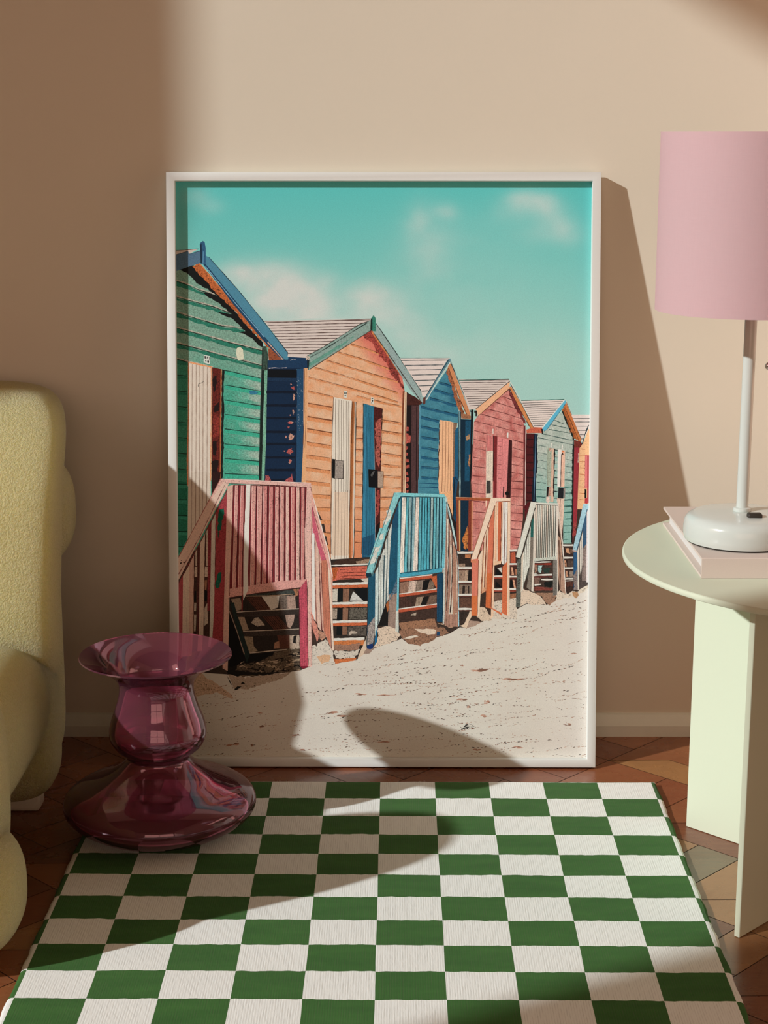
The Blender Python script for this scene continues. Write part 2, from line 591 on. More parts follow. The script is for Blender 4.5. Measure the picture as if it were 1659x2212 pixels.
# door, jambs, corner post, number plate
CREAM = (210, 191, 170)
P_(B('200,175 485,235 478,900 470,1660 195,1660'), CREAM, (.08, .05, .05))
P_(C('205,0 472,0 472,320 195,900 200,300'), (206, 186, 164), (.08, .05, .05))
for x0 in (250, 297, 342, 382, 430):
    S_(B('%d,%d %d,1650' % (x0, 190 + (x0 - 200) * .2, x0 - 4)), 1.0, (120, 86, 62))
    S_(C('%d,0 %d,%d' % (x0 - 4, x0 - 8, max(90, 900 - (x0 - 200) * 2.1))), 1.0, (120, 92, 70))
S_(B('206,185 206,800 192,1300 196,1650'), 2.4, (206, 128, 84), (.4, 0, .3))
S_(B('210,180 480,238'), 3.0, (214, 142, 92), (.4, 0, .2))
S_(B('480,240 478,700 470,1600'), 2.2, (206, 140, 96), (.3, 0, .2))
S_(B('322,470 325,438 360,428 392,405'), 1.0, (60, 56, 50))
P_(B('490,240 600,262 590,900 585,1600 480,1680'), (92, 30, 22), (.7, .3, .8))
for tx in ('500,360 540,340 545,420 520,560 500,520', '520,700 580,640 570,760 505,780', '490,1130 540,1120 540,1300 500,1290', '485,1360 560,1340 550,1660 485,1650'):
    P_(B(tx), (28, 14, 12), (.3, 0, .3), 1.6)
P_(B('500,820 575,800 570,1060 500,1090'), (124, 44, 34), (.9, 0, 1.0), 1.4)
S_(B('598,265 590,900 586,1580'), 2.6, (170, 96, 54), (.3, 0, .2))
P_(B('606,265 636,275 622,560 634,800 620,1000 630,1200 616,1340 612,1590 592,1590 600,800'), (20, 24, 20), (0, 0, 0), .8)
P_(C('480,0 590,0 585,80 500,260 480,300'), (40, 18, 14), (.5, 0, .6))
P_(B('1085,0 1130,0 1095,900 1080,1585 1045,1590 1060,800'), (24, 36, 30), (.6, .5, .5))
P_(B('1118,0 1155,0 1140,900 1120,1590 1078,1590 1100,900'), (112, 160, 130), (.35, .5, .5))
P_(A('1088,1370 1130,1370 1160,1480 1150,1660 1088,1660'), (52, 70, 58), (.7, .5, .7))
P_(A('780,1390 820,1382 855,1410 862,1520 800,1545 775,1470'), (206, 200, 170), (.15, 0, .1), .8)
P_(A('392,1472 462,1490 460,1588 385,1565'), (206, 204, 188), (.1, 0, 0))
for tx in ('398,1485 412,1489 412,1520 398,1516', '424,1492 446,1497 444,1507 432,1505 431,1524 424,1520', '404,1534 420,1538 418,1562 410,1560 411,1547 403,1544', '432,1540 452,1545 448,1572 430,1566', '452,1500 458,1502 456,1536 450,1532'):
    P_(A(tx), (22, 24, 22))

# ---- navy side of hut two ---------------------------------------------------
NAVY, NAVYL = (14, 36, 58), (32, 66, 92)
P_(D('100,655 345,645 350,612 565,612 590,760 445,765 440,1660 430,2120 60,2120 80,1660'), NAVY, (.22, 0, .12))
P_(D('105,760 445,765 442,900 100,910'), (6, 11, 16), (.2, 0, .1))
P_(D('100,860 442,866 442,905 100,905'), (22, 44, 66), (.4, 0, .2))
for y0 in (1020, 1180, 1330, 1495, 1640, 1800, 1950, 2070):
    P_(D('85,%d 440,%d 438,%d 85,%d' % (y0, y0 - 2, y0 + 30, y0 + 28)), (8, 20, 34), (.3, 0, .1), 0.4)
P_(D('450,760 532,750 526,1659 505,2120 430,2120 442,1659'), NAVYL, (.22, 0, .15))
S_(D('446,770 440,1660 428,2110'), 2.0, (12, 26, 44))
P_(D('108,655 345,648 350,614 565,612 575,745 105,756'), (24, 52, 78), (.2, 0, .2))
S_(D('115,750 190,742 230,748 330,742'), 1.6, (160, 150, 150), (.5, 0, 1.0), .7, 3)
S_(D('370,655 410,640 440,650'), 1.3, (150, 150, 150), (0, 0, .6), .7, 3)
for cx_, cy_2, rx_, ry_ in ((405, 985, 26, 26), (380, 940, 14, 12), (412, 1095, 15, 48), (405, 1270, 16, 36), (370, 1310, 12, 10), (375, 1400, 40, 22), (350, 1455, 16, 12), (378, 1575, 42, 44), (320, 1570, 14, 18), (370, 1740, 44, 48), (370, 1858, 22, 30), (300, 1740, 8, 10)):
    for q in range(3):
        ang0 = R2.uniform(0, 6.28)
        pts = []
        for k in range(9):
            a_ = ang0 + k * 2 * pi / 9
            rr_ = R2.uniform(.45, 1.1)
            pts.append('%.1f,%.1f' % (cx_ + R2.uniform(-.3, .3) * rx_ + rx_ * rr_ * .8 * math.cos(a_), cy_2 + R2.uniform(-.3, .3) * ry_ + ry_ * rr_ * .8 * math.sin(a_)))
        P_(D(' '.join(pts)), R2.choice([(178, 96, 84), (168, 78, 72), (190, 140, 118)]), (.6, 0, .9))
for k in range(60):
    x_, y_ = R2.gauss(470, 22), R2.uniform(860, 1500)
    w_ = R2.uniform(3, 8)
    P_(D('%.1f,%.1f %.1f,%.1f %.1f,%.1f' % (x_, y_, x_ + w_, y_ + R2.uniform(-5, 5), x_ + w_ * .5, y_ + w_ * 1.5)), (150, 158, 160))
for tx in ('1345,1600 1440,1520 1470,1600 1480,1690 1400,1640', '1130,1530 1180,1560 1200,1640 1125,1640'):
    P_(B(' '.join('%s,%s' % tuple(p.split(',')) for p in tx.split())), (160, 78, 76), (.7, 0, .9), 2.0)

# ---- hut two: orange -----------------------------------------------------------
ORNG = (222, 160, 114)


def orange_wall(x, y):
    n_ = noise.fractal(Vector((x / 20.0, y / 8.0, 9.0)), 1.0, 2.0, 3)
    c_ = mixc((214, 150, 106), (216, 174, 138), .5 + .9 * n_)
    e_ = (x - 800) * .80 - (y - 725) * 0.62        # near the right eave
    if y < 870:
        c_ = mixc(c_, (206, 112, 92), (e_ + 42) / 26.0 + .35 * n_)
    return mixc(c_, (206, 128, 88), (y - 1060) / 120.0)


ROOF = (204, 186, 172)
P_(D('60,185 1335,160 1290,210 740,530 560,625 340,612 345,560'), ROOF, (.06, 0, .04))
for i in range(12):
    t_ = i / 11.5
    S_([D('75,205')[0] if i == 0 else D('%f,%f' % lerp((75, 205), (350, 590), t_))[0], D('%f,%f' % lerp((1320, 172), (610, 590), t_))[0]], 1.5, (84, 62, 54), (.2, 0, 0), .4)
S_(D('60,188 700,185 1335,160'), 1.3, (120, 100, 90))
P_(D('590,770 1330,300 1420,330 1700,800') + G('190,590') + E('1255,900 1165,1100 900,1800') + PX('770,1206 714,1206 700,1130 655,1045') + D('530,1659 575,780'), orange_wall, (.12, .04, .14))
ODK = (122, 72, 44)
for tx in ('1090,455 1250,500 1440,570', '945,552 1200,625 1659,790', '800,648 1100,740 1659,905', '660,735 1000,830 1659,1040', '590,850 1000,960 1460,1085 1659,1150', '580,1015 880,1085', '1160,1070 1480,1155 1700,1200'):
    pts = D(tx)
    S_([(x, y + 2.4) for x, y in pts], 3.2, (204, 132, 84), (.3, 0, .3), .5)
    S_(pts, 1.2, ODK, (.3, 0, 0), .6)
lines = [('580,1165 870,1215', D), ('580,1322 868,1370', D), ('578,1470 866,1520', D), ('130,145 415,195', E), ('125,300 415,345', E), ('120,455 412,495', E), ('115,605 410,645', E), ('112,765 410,797', E),
         ('185,925 410,940', E), ('240,1085 410,1090', E), ('285,1235 410,1238', E), ('320,1385 410,1390', E), ('360,1535 410,1532', E), ('120,0 420,48', E)]
for tx, z_ in lines:
    pts = z_(tx)
    P_([pts[0], pts[1], (pts[1][0], pts[1][1] + 8), (pts[0][0], pts[0][1] + 8)], (208, 136, 88), (.25, 0, .2), .6)
    S_(pts, 1.4, (110, 62, 38), (.2, 0, 0), .6)
for y_ in (120, 255, 390, 530, 670, 805, 945, 1085, 1225, 1365, 1500):
    S_(E('700,%d 795,%d' % (y_, y_ + 8)), 1.3, (120, 66, 40), (0, 0, 0), .6)
    S_(E('702,%d 790,%d' % (y_ + 16, y_ + 22)), 2.4, (208, 134, 88), (.3, 0, .3), .6)
for l_, r_, x0, x1 in ((35, 75, 1020, 1258), (165, 200, 1016, 1256), (297, 330, 1012, 1256), (430, 465, 1010, 1255), (565, 590, 1006, 1252), (700, 716, 1040, 1250), (835, 842, 1040, 1250), (962, 962, 1003, 1165), (1090, 1090, 1003, 1120), (1220, 1216, 1001, 1050)):
    S_(E('%d,%d %d,%d' % (x0, l_ + 18, x1, r_ + 18)), 4.0, (206, 134, 88), (.35, 0, .5), .5)
    S_(E('%d,%d %d,%d' % (x0, l_, x1, r_)), 1.3, (112, 64, 38), (0, 0, 0), .6)
P_(D('1235,365 1330,300 1420,340 1659,700 1700,780 1659,905 1560,790 1500,660 1400,560 1340,440'), (150, 62, 52), (.85, 0, 1.0), 2.5)
P_(G('0,150 60,260 190,560 190,600 100,440 0,320'), (126, 52, 44), (.8, 0, .9), 1.8)
S_(D('1345,310 1500,540 1700,830'), 3.0, (196, 118, 68), (.3, 0, .3))
S_(G('0,165 100,330 260,545 400,725'), 2.6, (176, 96, 56), (.3, 0, .3))
GREY = (132, 152, 138)
P_(D('555,630 575,600 760,500 1200,225 1335,180 1335,295 900,570 595,765 580,650'), GREY, (.3, 0, .3))
P_(D('595,690 900,505 1140,360 1000,480 720,660 600,740'), (96, 142, 122), (.35, 0, .3), 1.2)
S_(D('560,640 720,560 1290,205'), 1.6, (44, 58, 52), (0, 0, 0), .5)
S_(D('600,765 900,572 1335,298'), 1.4, (80, 60, 46))
S_(D('575,600 760,500 1200,225 1335,178'), 1.4, (60, 60, 54), (0, 0, 0), .5)
P_(D('560,600 610,610 590,655 560,652'), (190, 170, 150), (.4, 0, .5))
P_(D('1345,225 1405,215 1659,590 1659,760 1360,320'), (142, 160, 150), (.25, 0, .3))
P_(G('0,15 90,140 395,600 408,735 250,560 0,170'), (142, 158, 150), (.25, 0, .3))
S_(D('1395,215 1659,600') + G('395,595'), 1.4, (46, 56, 52), (0, 0, 0), .5)
S_(D('1365,325 1659,745') + G('405,735'), 1.6, (60, 50, 42), (0, 0, 0), .4)
P_(D('1335,155 1366,114 1390,150 1392,310 1335,300'), (50, 118, 96), (.35, 0, .3))
P_(D('1332,160 1352,150 1352,300 1328,300'), (18, 36, 30))
P_(D('572,640 600,655 590,770 572,765'), (24, 36, 40))
# strip at the corner
P_(D('530,750 578,748 568,1659 550,2110 505,2110 526,1659'), (218, 160, 112), (.15, 0, .15))
S_(D('540,755 536,1300 524,1659'), 1.3, (110, 66, 44))
S_(D('560,760 555,1400 545,1700'), 1.0, (140, 90, 60))
# doors
P_(D('885,1092 1108,1138 1112,1300 1100,1659') + E('640,0 640,700 630,1659') + F('625,378 415,382') + E('413,1659 425,900 428,400') + D('868,1650 872,1400'), (216, 201, 180), (.06, .08, .04))
for x0, x1 in ((470, 455), (510, 495), (540, 530), (565, 560), (600, 590), (622, 612)):
    S_(D('%d,%d %d,1320' % (x0 * 1.0 + 442, 1105 + (x0 - 430) * .2, x0 + 440)) + E('%d,400 %d,1640' % (x0, x1)), 0.9, (120, 104, 84), (0, 0, 0), .3, 30)
S_(D('888,1095 872,1500') + E('428,300 415,1100 415,1640'), 1.2, (86, 58, 40), (0, 0, 0), .6)
P_(E('450,900 620,900 625,1659 420,1659'), (214, 186, 158), (.08, .12, .05))
for x0 in (470, 505, 545, 585, 612):
    S_(E('%d,880 %d,1659' % (x0, x0 - 8)) + F('%d,370' % (x0 - 10)), 0.9, (124, 92, 70), (0, 0, 0), .3, 30)
P_(D('1108,1140 1140,1150 1130,1659') + E('690,0 672,900 650,1659') + F('655,430 625,420') + E('630,1500 655,0'), (158, 92, 48), (.25, .3, .2))
S_(D('1112,1150 1104,1659') + E('655,300 640,1000 628,1640'), 1.1, (70, 36, 20))
S_(D('1145,1150 1142,1659') + E('705,0 690,900 680,1640') + F('668,420'), 2.0, (206, 196, 178))
S_(D('1156,1150 1152,1659') + E('716,0 700,900 690,1640') + F('676,420'), 1.3, (30, 26, 22))
P_(D('1245,1168 1372,1205 1376,1659') + E('925,0 940,700 945,1500 930,1659') + F('890,358 787,362') + E('785,1659 792,900 800,400') + D('1240,1659'), (44, 104, 124), (.2, .45, .12))
P_(E('810,0 850,0 850,600 830,1659 790,1659'), (52, 116, 138), (.2, .5, .12))
P_(E('790,1450 930,1400 925,1659 785,1659') + F('890,358 787,362'), (30, 76, 100), (.25, .5, .2))
S_(D('1243,1170 1240,1659') + E('800,300 790,1200 783,1640'), 1.3, (40, 34, 28), (0, 0, 0), .6)
for x0 in (845, 880, 905):
    S_(E('%d,0 %d,800 %d,1640' % (x0, x0, x0 - 6)), 0.9, (22, 62, 80), (0, 0, 0), .5, 20)
P_(D('1372,1205 1466,1228 1470,1659') + E('1020,0 1010,640 1000,1330 950,1450 942,700 925,0'), (72, 26, 22), (.6, .2, .7))
P_(D('1400,1390 1450,1380 1455,1659 1390,1640 1385,1480') , (160, 78, 68), (.8, 0, 1.0), 2.2)
P_(E('950,60 1010,30 1005,560 985,620 950,500'), (162, 82, 68), (.85, 0, 1.0), 2.0)
P_(E('955,880 995,870 998,1100 955,1200'), (150, 62, 54), (.7, 0, .9), 2.0)
P_(E('945,1330 1000,1250 990,1400 950,1470'), (20, 14, 14), (0, 0, 0), 1)
S_(D('1470,1230 1465,1500') + E('1020,60 1008,640'), 1.4, (40, 22, 18), (0, 0, 0), .8, 6)
# lock boxes, plates
P_(E('430,505 468,510 462,742 428,732'), BLACK)
P_(E('462,518 566,530 558,742 458,735'), (150, 136, 122), (.35, 0, .35))
S_(E('462,518 566,530 558,742 458,735 462,518'), 1.2, (40, 34, 30), (0, 0, 0), .5)
P_(E('860,625 972,635 972,852 865,845'), (12, 13, 14), (.4, 0, 0))
P_(E('885,700 920,650 940,650 905,720'), (80, 78, 74), (.8, 0, 1))
P_(E('975,648 1040,656 1036,852 974,850'), (168, 142, 120), (.3, 0, .35))
S_(E('975,648 1040,656 1036,852 974,850'), 1.2, (40, 30, 26), (0, 0, 0), .5)
for o_ in ('1010,1015 1050,1022 1046,1105 1008,1098', '1335,1092 1370,1100 1368,1182 1332,1172'):
    P_(D(o_), (206, 198, 180))
for o_ in ('1018,1030 1028,1032 1026,1058 1016,1056', '1034,1034 1044,1036 1042,1064 1032,1060', '1020,1070 1040,1074 1038,1082 1018,1078', '1342,1105 1362,1110 1358,1118 1342,1116', '1346,1128 1362,1132 1356,1150 1344,1146', '1340,1156 1350,1158 1348,1172 1338,1168'):
    P_(D(o_), (30, 28, 26))
# right corner strips and the gap to hut three
P_(G('165,580 190,585 180,1659') + E('1275,200 1275,905 1252,905 1258,200'), (122, 62, 38), (.35, .2, .3))
P_(G('188,585 213,590 205,1659') + E('1315,0 1305,912 1276,910 1282,0'), (220, 186, 150), (.12, .1, .1))
S_(G('200,600 192,1659') + E('1300,100 1292,900'), 1.0, (150, 100, 70))
P_(G('213,590 400,720 365,745 358,1659') + E('1462,0 1455,915 1305,915 1315,0'), (24, 16, 16), (.3, 0, .2))
P_(G('215,600 320,650 400,722 395,745 215,748'), (66, 32, 26), (.5, .1, .4))
P_(G('270,750 362,750 356,1659') + E('1460,0 1452,915 1372,912 1378,0') + G('265,1659'), (76, 50, 48), (.3, .25, .2))
S_(G('330,760 325,1659') + E('1440,0 1434,900'), 1.1, (30, 18, 18))
for k in range(15):
    y_ = 1010 + k * 75
    P_(G('%f,%f %f,%f %f,%f %f,%f' % (210, y_, 228 + R2.uniform(-3, 16), y_ + 6, 230 + R2.uniform(-4, 14), y_ + 42, 208, y_ + 52)), (164, 74, 62), (.5, 0, .5), 1.5)
P_(G('212,1110 262,1108 258,1195 210,1198'), (176, 84, 70), (.5, 0, .4), 1)

# ---- hut three: blue ----------------------------------------------------------
P_(G('130,185 725,186 735,215 600,400 440,660 400,640 385,570 250,370'), (212, 194, 180), (.05, 0, .04))
for i, y_ in enumerate((212, 270, 325, 385, 450, 515, 578)):
    l_ = (150, 190, 235, 275, 315, 355, 395)[i]; r_ = (706, 655, 625, 595, 552, 512, 472)[i]
    S_(G('%d,%d %d,%d' % (l_, y_ + 3, r_, y_ - 3)), 1.7, (62, 72, 72), (0, 0, 0), .3)
S_(G('130,186 725,184'), 1.3, (130, 150, 140))


def blue_wall(x, y):
    n_ = noise.fractal(Vector((x / 18.0, y / 9.0, 4.0)), 1.0, 2.0, 3)
    c_ = mixc((54, 112, 126), (76, 132, 142), .45 + 1.1 * n_)
    return mixc(c_, (28, 74, 98), (x - 962) / 30.0 if y < 870 else 0)


P_(G('370,745 440,690 690,330 790,560 830,800 830,960 600,930 595,1659') + I('480,0 490,210 240,205 245,0') + G('360,1659'), blue_wall, (.22, .06, .14))
for tx in ('600,470 680,490 745,515', '540,550 660,590 790,630', '490,655 640,695 812,745', '380,755 520,790 830,862', '385,878 600,932', '385,995 600,1035', '388,1118 592,1152', '388,1240 592,1275', '382,1355 592,1388', '388,1475 590,1495', '386,1600 590,1615'):
    pts = G(tx)
    S_([(x, y + 3) for x, y in pts], 4.5, (32, 84, 108), (.3, 0, .2), .5)
    S_(pts, 1.3, (20, 50, 66), (0, 0, 0), .6)
for y_ in (75, 122):
    S_(I('250,%d 478,%d' % (y_, y_ + 8)), 2.2, (26, 72, 96), (0, 0, 0), .5)
S_(G('372,750 362,1659') + I('244,0 244,200'), 2.0, (84, 140, 158), (.2, 0, 0))
P_(G('680,330 730,255 760,420 800,560 850,700 900,830 860,830 820,790 775,620 740,500 700,400'), (154, 92, 60), (.8, 0, .8), 1.8)
P_(G('705,285 738,248 860,545 978,822 970,872 930,872 850,690'), (196, 128, 84), (.2, .1, .2))
S_(G('712,300 850,680 935,868'), 1.4, (90, 48, 28), (0, 0, 0), .5)
P_(G('725,186 742,205 985,835 975,850 735,235'), (150, 178, 168), (.2, 0, .2))
S_(G('738,235 860,530 980,830'), 1.4, (50, 60, 60), (0, 0, 0), .4)
P_(G('700,205 735,190 738,225 600,420 445,690 432,650'), (86, 122, 128), (.3, 0, .3))
S_(G('715,205 600,380 436,650'), 1.5, (34, 56, 66), (0, 0, 0), .6)
S_(G('735,232 590,440 445,690'), 1.8, (190, 196, 184), (.2, 0, .2), .5)
P_(G('410,655 440,650 435,735 408,738'), (90, 46, 36), (.3, 0, .3))
P_(G('860,835 980,875 978,915 865,908'), (150, 100, 70), (.4, .2, .4))
P_(G('850,760 905,840 860,850'), (120, 70, 44), (.7, 0, .7))
PEACH = (226, 172, 128)
P_(G('610,925 700,935 772,952 765,1659') + I('650,0 655,470 560,210 490,210 480,60') + G('590,1660 600,1500 592,1300 605,1100'), PEACH, (.12, .12, .12), .5)
for x0 in (645, 682, 715, 745):
    S_(G('%d,%d %d,1650' % (x0, 935 + (x0 - 610) * .15, x0 - 8)) + I('%d,180' % (x0 - 125)), 0.9, (132, 82, 54), (0, 0, 0), .4, 20)
S_(G('606,930 600,1100 606,1270 592,1320 598,1500 588,1640'), 1.4, (70, 54, 46), (0, 0, 0), .7, 4)
P_(I('520,205 650,160 655,480 590,260'), (222, 164, 116), (.15, .2, .15))
P_(G('770,955 818,958 812,1010 792,1050 786,1659 764,1659'), (128, 98, 76), (.4, .4, .4))
P_(G('792,1045 828,1005 826,1659 780,1659'), (28, 82, 108), (.25, .2, .2))
P_(I('655,0 720,0 690,240 690,560 660,480'), (24, 66, 92), (.3, .2, .3))
P_(G('826,810 858,820 862,1659 830,1659'), (96, 128, 132), (.3, .4, .3))
S_(G('830,830 834,1659') + I('672,0 660,470'), 1.5, (14, 24, 30))
S_(G('858,830 862,1659'), 1.4, (14, 26, 34))
S_(I('740,0 738,240'), 3.0, (130, 160, 160))
P_(G('860,915 985,920 970,1659') + I('860,0 860,250 745,250 750,0') + G('862,1659'), (12, 38, 52), (.3, 0, .2))
P_(G('914,930 980,930 975,1250 960,1659 905,1659'), (22, 70, 92), (.35, .2, .4))
P_(G('915,1120 950,1090 965,1150 930,1170'), (170, 130, 90), (.7, 0, 1), 1.8)
P_(G('955,1340 975,1330 968,1500 945,1440'), (176, 120, 80), (.7, 0, 1), 1.5)
P_(G('982,800 1012,795 1002,1100 988,1659 968,1659'), (16, 20, 22), (.3, 0, .4))
P_(I('745,250 890,250 880,890 740,890'), (14, 40, 56), (.35, 0, .5))
P_(I('690,280 745,285 745,890 700,890 690,560'), (14, 24, 30), (.3, 0, .4))
P_(I('780,850 770,760 800,660 830,590 838,720 832,850 800,880'), (186, 110, 56), (.7, 0, 1.0), 1.6)
P_(I('640,480 690,540 720,960 735,1050 730,1900 705,1000'), (26, 24, 24), (.3, 0, .3))

# ---- hut four: pink -------------------------------------------------------------
P_(G('835,440 1437,436 1445,462 1040,800 955,800 905,640'), ROOF, (.05, 0, .04))
for i in range(12):
    t_ = i / 11.0
    S_([G('%f,%f' % lerp((840, 452), (965, 755), t_))[0], G('%f,%f' % lerp((1432, 447), (1085, 748), t_))[0]], 1.3, (86, 72, 66), (0, 0, 0), .35)
S_(G('835,450 1437,437'), 1.6, (44, 92, 80))


def pink_wall(x, y):
    n_ = noise.fractal(Vector((x / 10.0, y / 14.0, 6.0)), 1.0, 2.0, 3)
    return mixc((206, 138, 124), (166, 82, 74), .25 + 1.1 * n_)


P_(G('1015,950 1060,875 1420,560 1500,700 1620,985 1612,1659') + I('1495,0 1490,500 1460,760 1420,870 880,880 885,280 868,0') + G('985,1659'), pink_wall, (.26, .22, .28))
for tx in ('1330,630 1480,690', '1270,710 1585,810', '1170,790 1400,850 1600,915', '1090,850 1350,925 1612,1000', '1030,940 1350,1020 1612,1092', '1022,1050 1165,1090', '1012,1150 1160,1192', '1010,1258 1158,1288', '1006,1370 1156,1392', '1002,1475 1155,1498', '998,1590 1152,1605',
           '1478,1160 1612,1200', '1478,1255 1612,1292', '1472,1355 1610,1388', '1470,1455 1606,1482', '1468,1552 1604,1575'):
    S_(G(tx), 1.4, (110, 54, 50), (0, 0, 0), .6)
for y_, dy in ((75, 24), (185, 20), (285, 20), (415, 14), (510, 8), (610, 6), (715, 3), (810, 0)):
    S_(I('885,%d %d,%d' % (y_, 1035 - max(0, (y_ - 420)) * .35, y_ + dy)), 1.4, (120, 58, 54), (0, 0, 0), .6)
for y_ in (50, 140, 232, 335, 430, 525, 622, 718, 812):
    S_(I('1352,%d %d,%d' % (y_, 1492 - max(0, y_ - 560) * .2, y_ + 10)), 1.5, (104, 50, 46), (0, 0, 0), .6)
P_(G('1418,562 1440,555 1545,720 1640,965 1605,960 1500,760'), (112, 48, 46), (.8, 0, .9), 1.6)
P_(G('1030,795 1445,462 1442,548 1065,882 1055,820'), (222, 166, 124), (.12, 0, .15))
S_(G('1062,882 1442,548'), 1.3, (90, 52, 36), (0, 0, 0), .5)
S_(G('1036,795 1445,462'), 1.3, (60, 50, 46), (0, 0, 0), .4)
P_(G('1020,812 1055,812 1050,882 1035,880 1036,840 1020,838'), (40, 26, 24))
P_(J('160,140 185,105 410,500 588,832 572,872 520,835 370,560'), (198, 124, 72), (.2, .1, .2))
S_(J('165,155 350,530 525,835'), 1.4, (80, 40, 28), (0, 0, 0), .5)
S_(J('175,40 340,330 590,830'), 2.0, (196, 196, 180), (0, 0, 0), .3)
S_(J('180,75 340,360 586,845'), 1.2, (50, 50, 48), (0, 0, 0), .4)
# pink doors
P_(G('1165,1095 1248,1108 1242,1659') + I('1130,0 1130,248 1048,250 1048,0') + G('1160,1659 1162,1300'), (212, 192, 168), (.2, .35, .3))
P_(G('1165,1095 1248,1108 1246,1290 1164,1300'), (192, 112, 104), (.2, .4, .2), .6)
P_(G('1246,1108 1297,1120 1288,1659') + I('1180,0 1176,248 1136,248 1140,0') + G('1240,1659'), (116, 38, 38), (.3, .3, .3))
S_(G('1250,1115 1246,1659'), 1.6, (40, 16, 16))
P_(G('1295,1125 1432,1158 1420,1659') + I('1305,0 1300,130 1260,250 1176,248 1182,0') + G('1288,1659'), (208, 124, 118), (.2, .25, .2))
S_(G('1355,1150 1350,1659'), 0.9, (150, 80, 74), (0, 0, 0), .5, 20)
for y_ in range(1180, 1640, 55):
    S_(G('1305,%d 1345,%d' % (y_, y_ + 6)), 0.9, (140, 70, 66), (0, 0, 0), .5, 4)
P_(G('1432,1158 1472,1168 1466,1659') + I('1350,0 1342,250 1290,250 1305,60') + G('1414,1659'), (54, 22, 22), (.6, .2, .6))
P_(I('1275,190 1300,170 1330,190 1320,220 1285,220'), BLACK)
P_(I('1255,115 1268,115 1262,245 1250,245'), (34, 22, 20))
P_(I('1055,45 1106,45 1106,196 1053,200'), (62, 58, 52), (.5, .3, .4))
for o_ in ('1238,1030 1250,1030 1250,1090 1238,1088', '1410,1078 1424,1078 1422,1130 1408,1128'):
    P_(G(o_), (214, 200, 184), (.3, 0, .3))
P_(J('405,790 435,780 440,2212 395,2212'), (96, 36, 36), (.4, .2, .3))
S_(J('440,785 432,2212') + K('425,420'), 1.6, (196, 170, 158))

# ---- hut five: pale green ----------------------------------------------------------
P_(J('360,358 1110,338 1125,360 720,835 580,825 480,600'), (212, 194, 180), (.05, 0, .04))
for i in range(12):
    t_ = i / 11.5
    S_([J('%f,%f' % lerp((385, 402), (585, 802), t_))[0], J('%f,%f' % lerp((1072, 372), (755, 800), t_))[0]], 1.2, (84, 80, 74), (0, 0, 0), .35)
S_(J('360,358 1100,338'), 1.5, (40, 96, 82))


def pale_wall(x, y):
    n_ = noise.fractal(Vector((x / 9.0, y / 6.0, 8.0)), 1.0, 2.0, 3)
    return mixc(mixc((184, 186, 170), (156, 166, 150), .5 + n_), (134, 170, 154), (y - 985) / 110.0 + .3 * n_)


P_(J('640,930 730,880 1070,535 1180,800 1255,990 1240,2212') + K('1222,1060 1080,1060 1080,600 620,340 600,0') + J('600,2212'), pale_wall, (.22, .1, .2))
for tx in ('930,690 1090,760', '870,770 1160,830', '830,850 1200,915', '700,920 1240,1040', '650,990 1240,1110', '640,1115 800,1150', '640,1240 800,1275', '632,1370 795,1400', '630,1495 795,1530', '625,1625 790,1650', '622,1750 785,1770', '615,1880 780,1890', '610,2000 775,2010',
           '1120,1235 1245,1262', '1120,1355 1242,1385', '1115,1480 1240,1500', '1115,1580 1238,1600', '1110,1710 1236,1720', '1105,1830 1232,1835', '1100,1950 1230,1950', '1098,2060 1228,2060', '1095,2170 1226,2165'):
    S_(J(tx), 1.3, (62, 84, 76), (0, 0, 0), .7, 5)
for y_ in (100, 200, 310, 420, 530, 640, 760, 870, 990):
    S_(K('1088,%d 1225,%d' % (y_, y_ - 6)), 1.6, (44, 92, 80), (0, 0, 0), .7, 5)
for y_ in (140, 260):
    S_(K('612,%d 785,%d' % (y_, y_ + 4)), 1.4, (62, 104, 94), (0, 0, 0), .7, 5)
for y_ in range(1200, 2080, 118):
    P_(J('928,%d 985,%d 983,%d 926,%d' % (y_, y_ + 5, y_ + 70, y_ + 66)), (150, 178, 164), (.3, 0, .3))
    S_(J('928,%d 985,%d' % (y_, y_ + 5)), 1.6, (30, 46, 44), (0, 0, 0), .8, 3)
P_(J('1060,520 1098,478 1210,740 1340,1035 1255,1010 1190,860 1120,700'), (156, 84, 42), (.7, 0, .7), 1.5)
S_(J('1065,540 1110,650 1160,780 1215,900 1250,990'), 2.6, (24, 34, 30), (0, 0, 0), .9, 4)
P_(J('1088,460 1130,385 1260,700 1388,1012 1382,1058 1330,1042 1200,740'), (190, 108, 58), (.25, .1, .4))
S_(J('1100,470 1230,760 1345,1040'), 1.1, (84, 42, 24), (0, 0, 0), .5)
S_(J('1118,345 1250,660 1392,1010'), 1.8, (196, 190, 172))
S_(J('1134,385 1260,690 1390,1025'), 1.1, (56, 44, 36))
P_(J('715,838 1105,345 1132,372 1112,425 800,850 760,885'), (88, 166, 186), (.12, 0, .12))
S_(J('718,830 1108,342'), 1.8, (206, 208, 196), (0, 0, 0), .3)
S_(J('752,880 800,855 1112,425'), 1.2, (50, 90, 100), (0, 0, 0), .4)
P_(J('450,855 585,812 722,818 718,912 455,916'), (190, 94, 68), (.3, .1, .35))
P_(J('700,840 735,845 735,930 718,928'), (30, 20, 18))
P_(J('450,918 600,920 560,2080 545,2212') + K('540,340 440,340 430,0') + J('440,2212'), (70, 20, 22), (.35, 0, .2))
for y_ in range(1010, 2150, 130):
    P_(J('455,%d 570,%d 570,%d 455,%d' % (y_, y_ + 4, y_ + 26, y_ + 22)), (44, 12, 14), (.3, 0, .1), .5)
P_(J('592,925 645,930 635,1100 640,1400 620,1700 615,2080 545,2085 570,1400 570,1080'), (14, 26, 38), (.35, 0, .3), 1.0)
S_(J('612,930 598,1500 580,2070'), 1.4, (84, 116, 140))
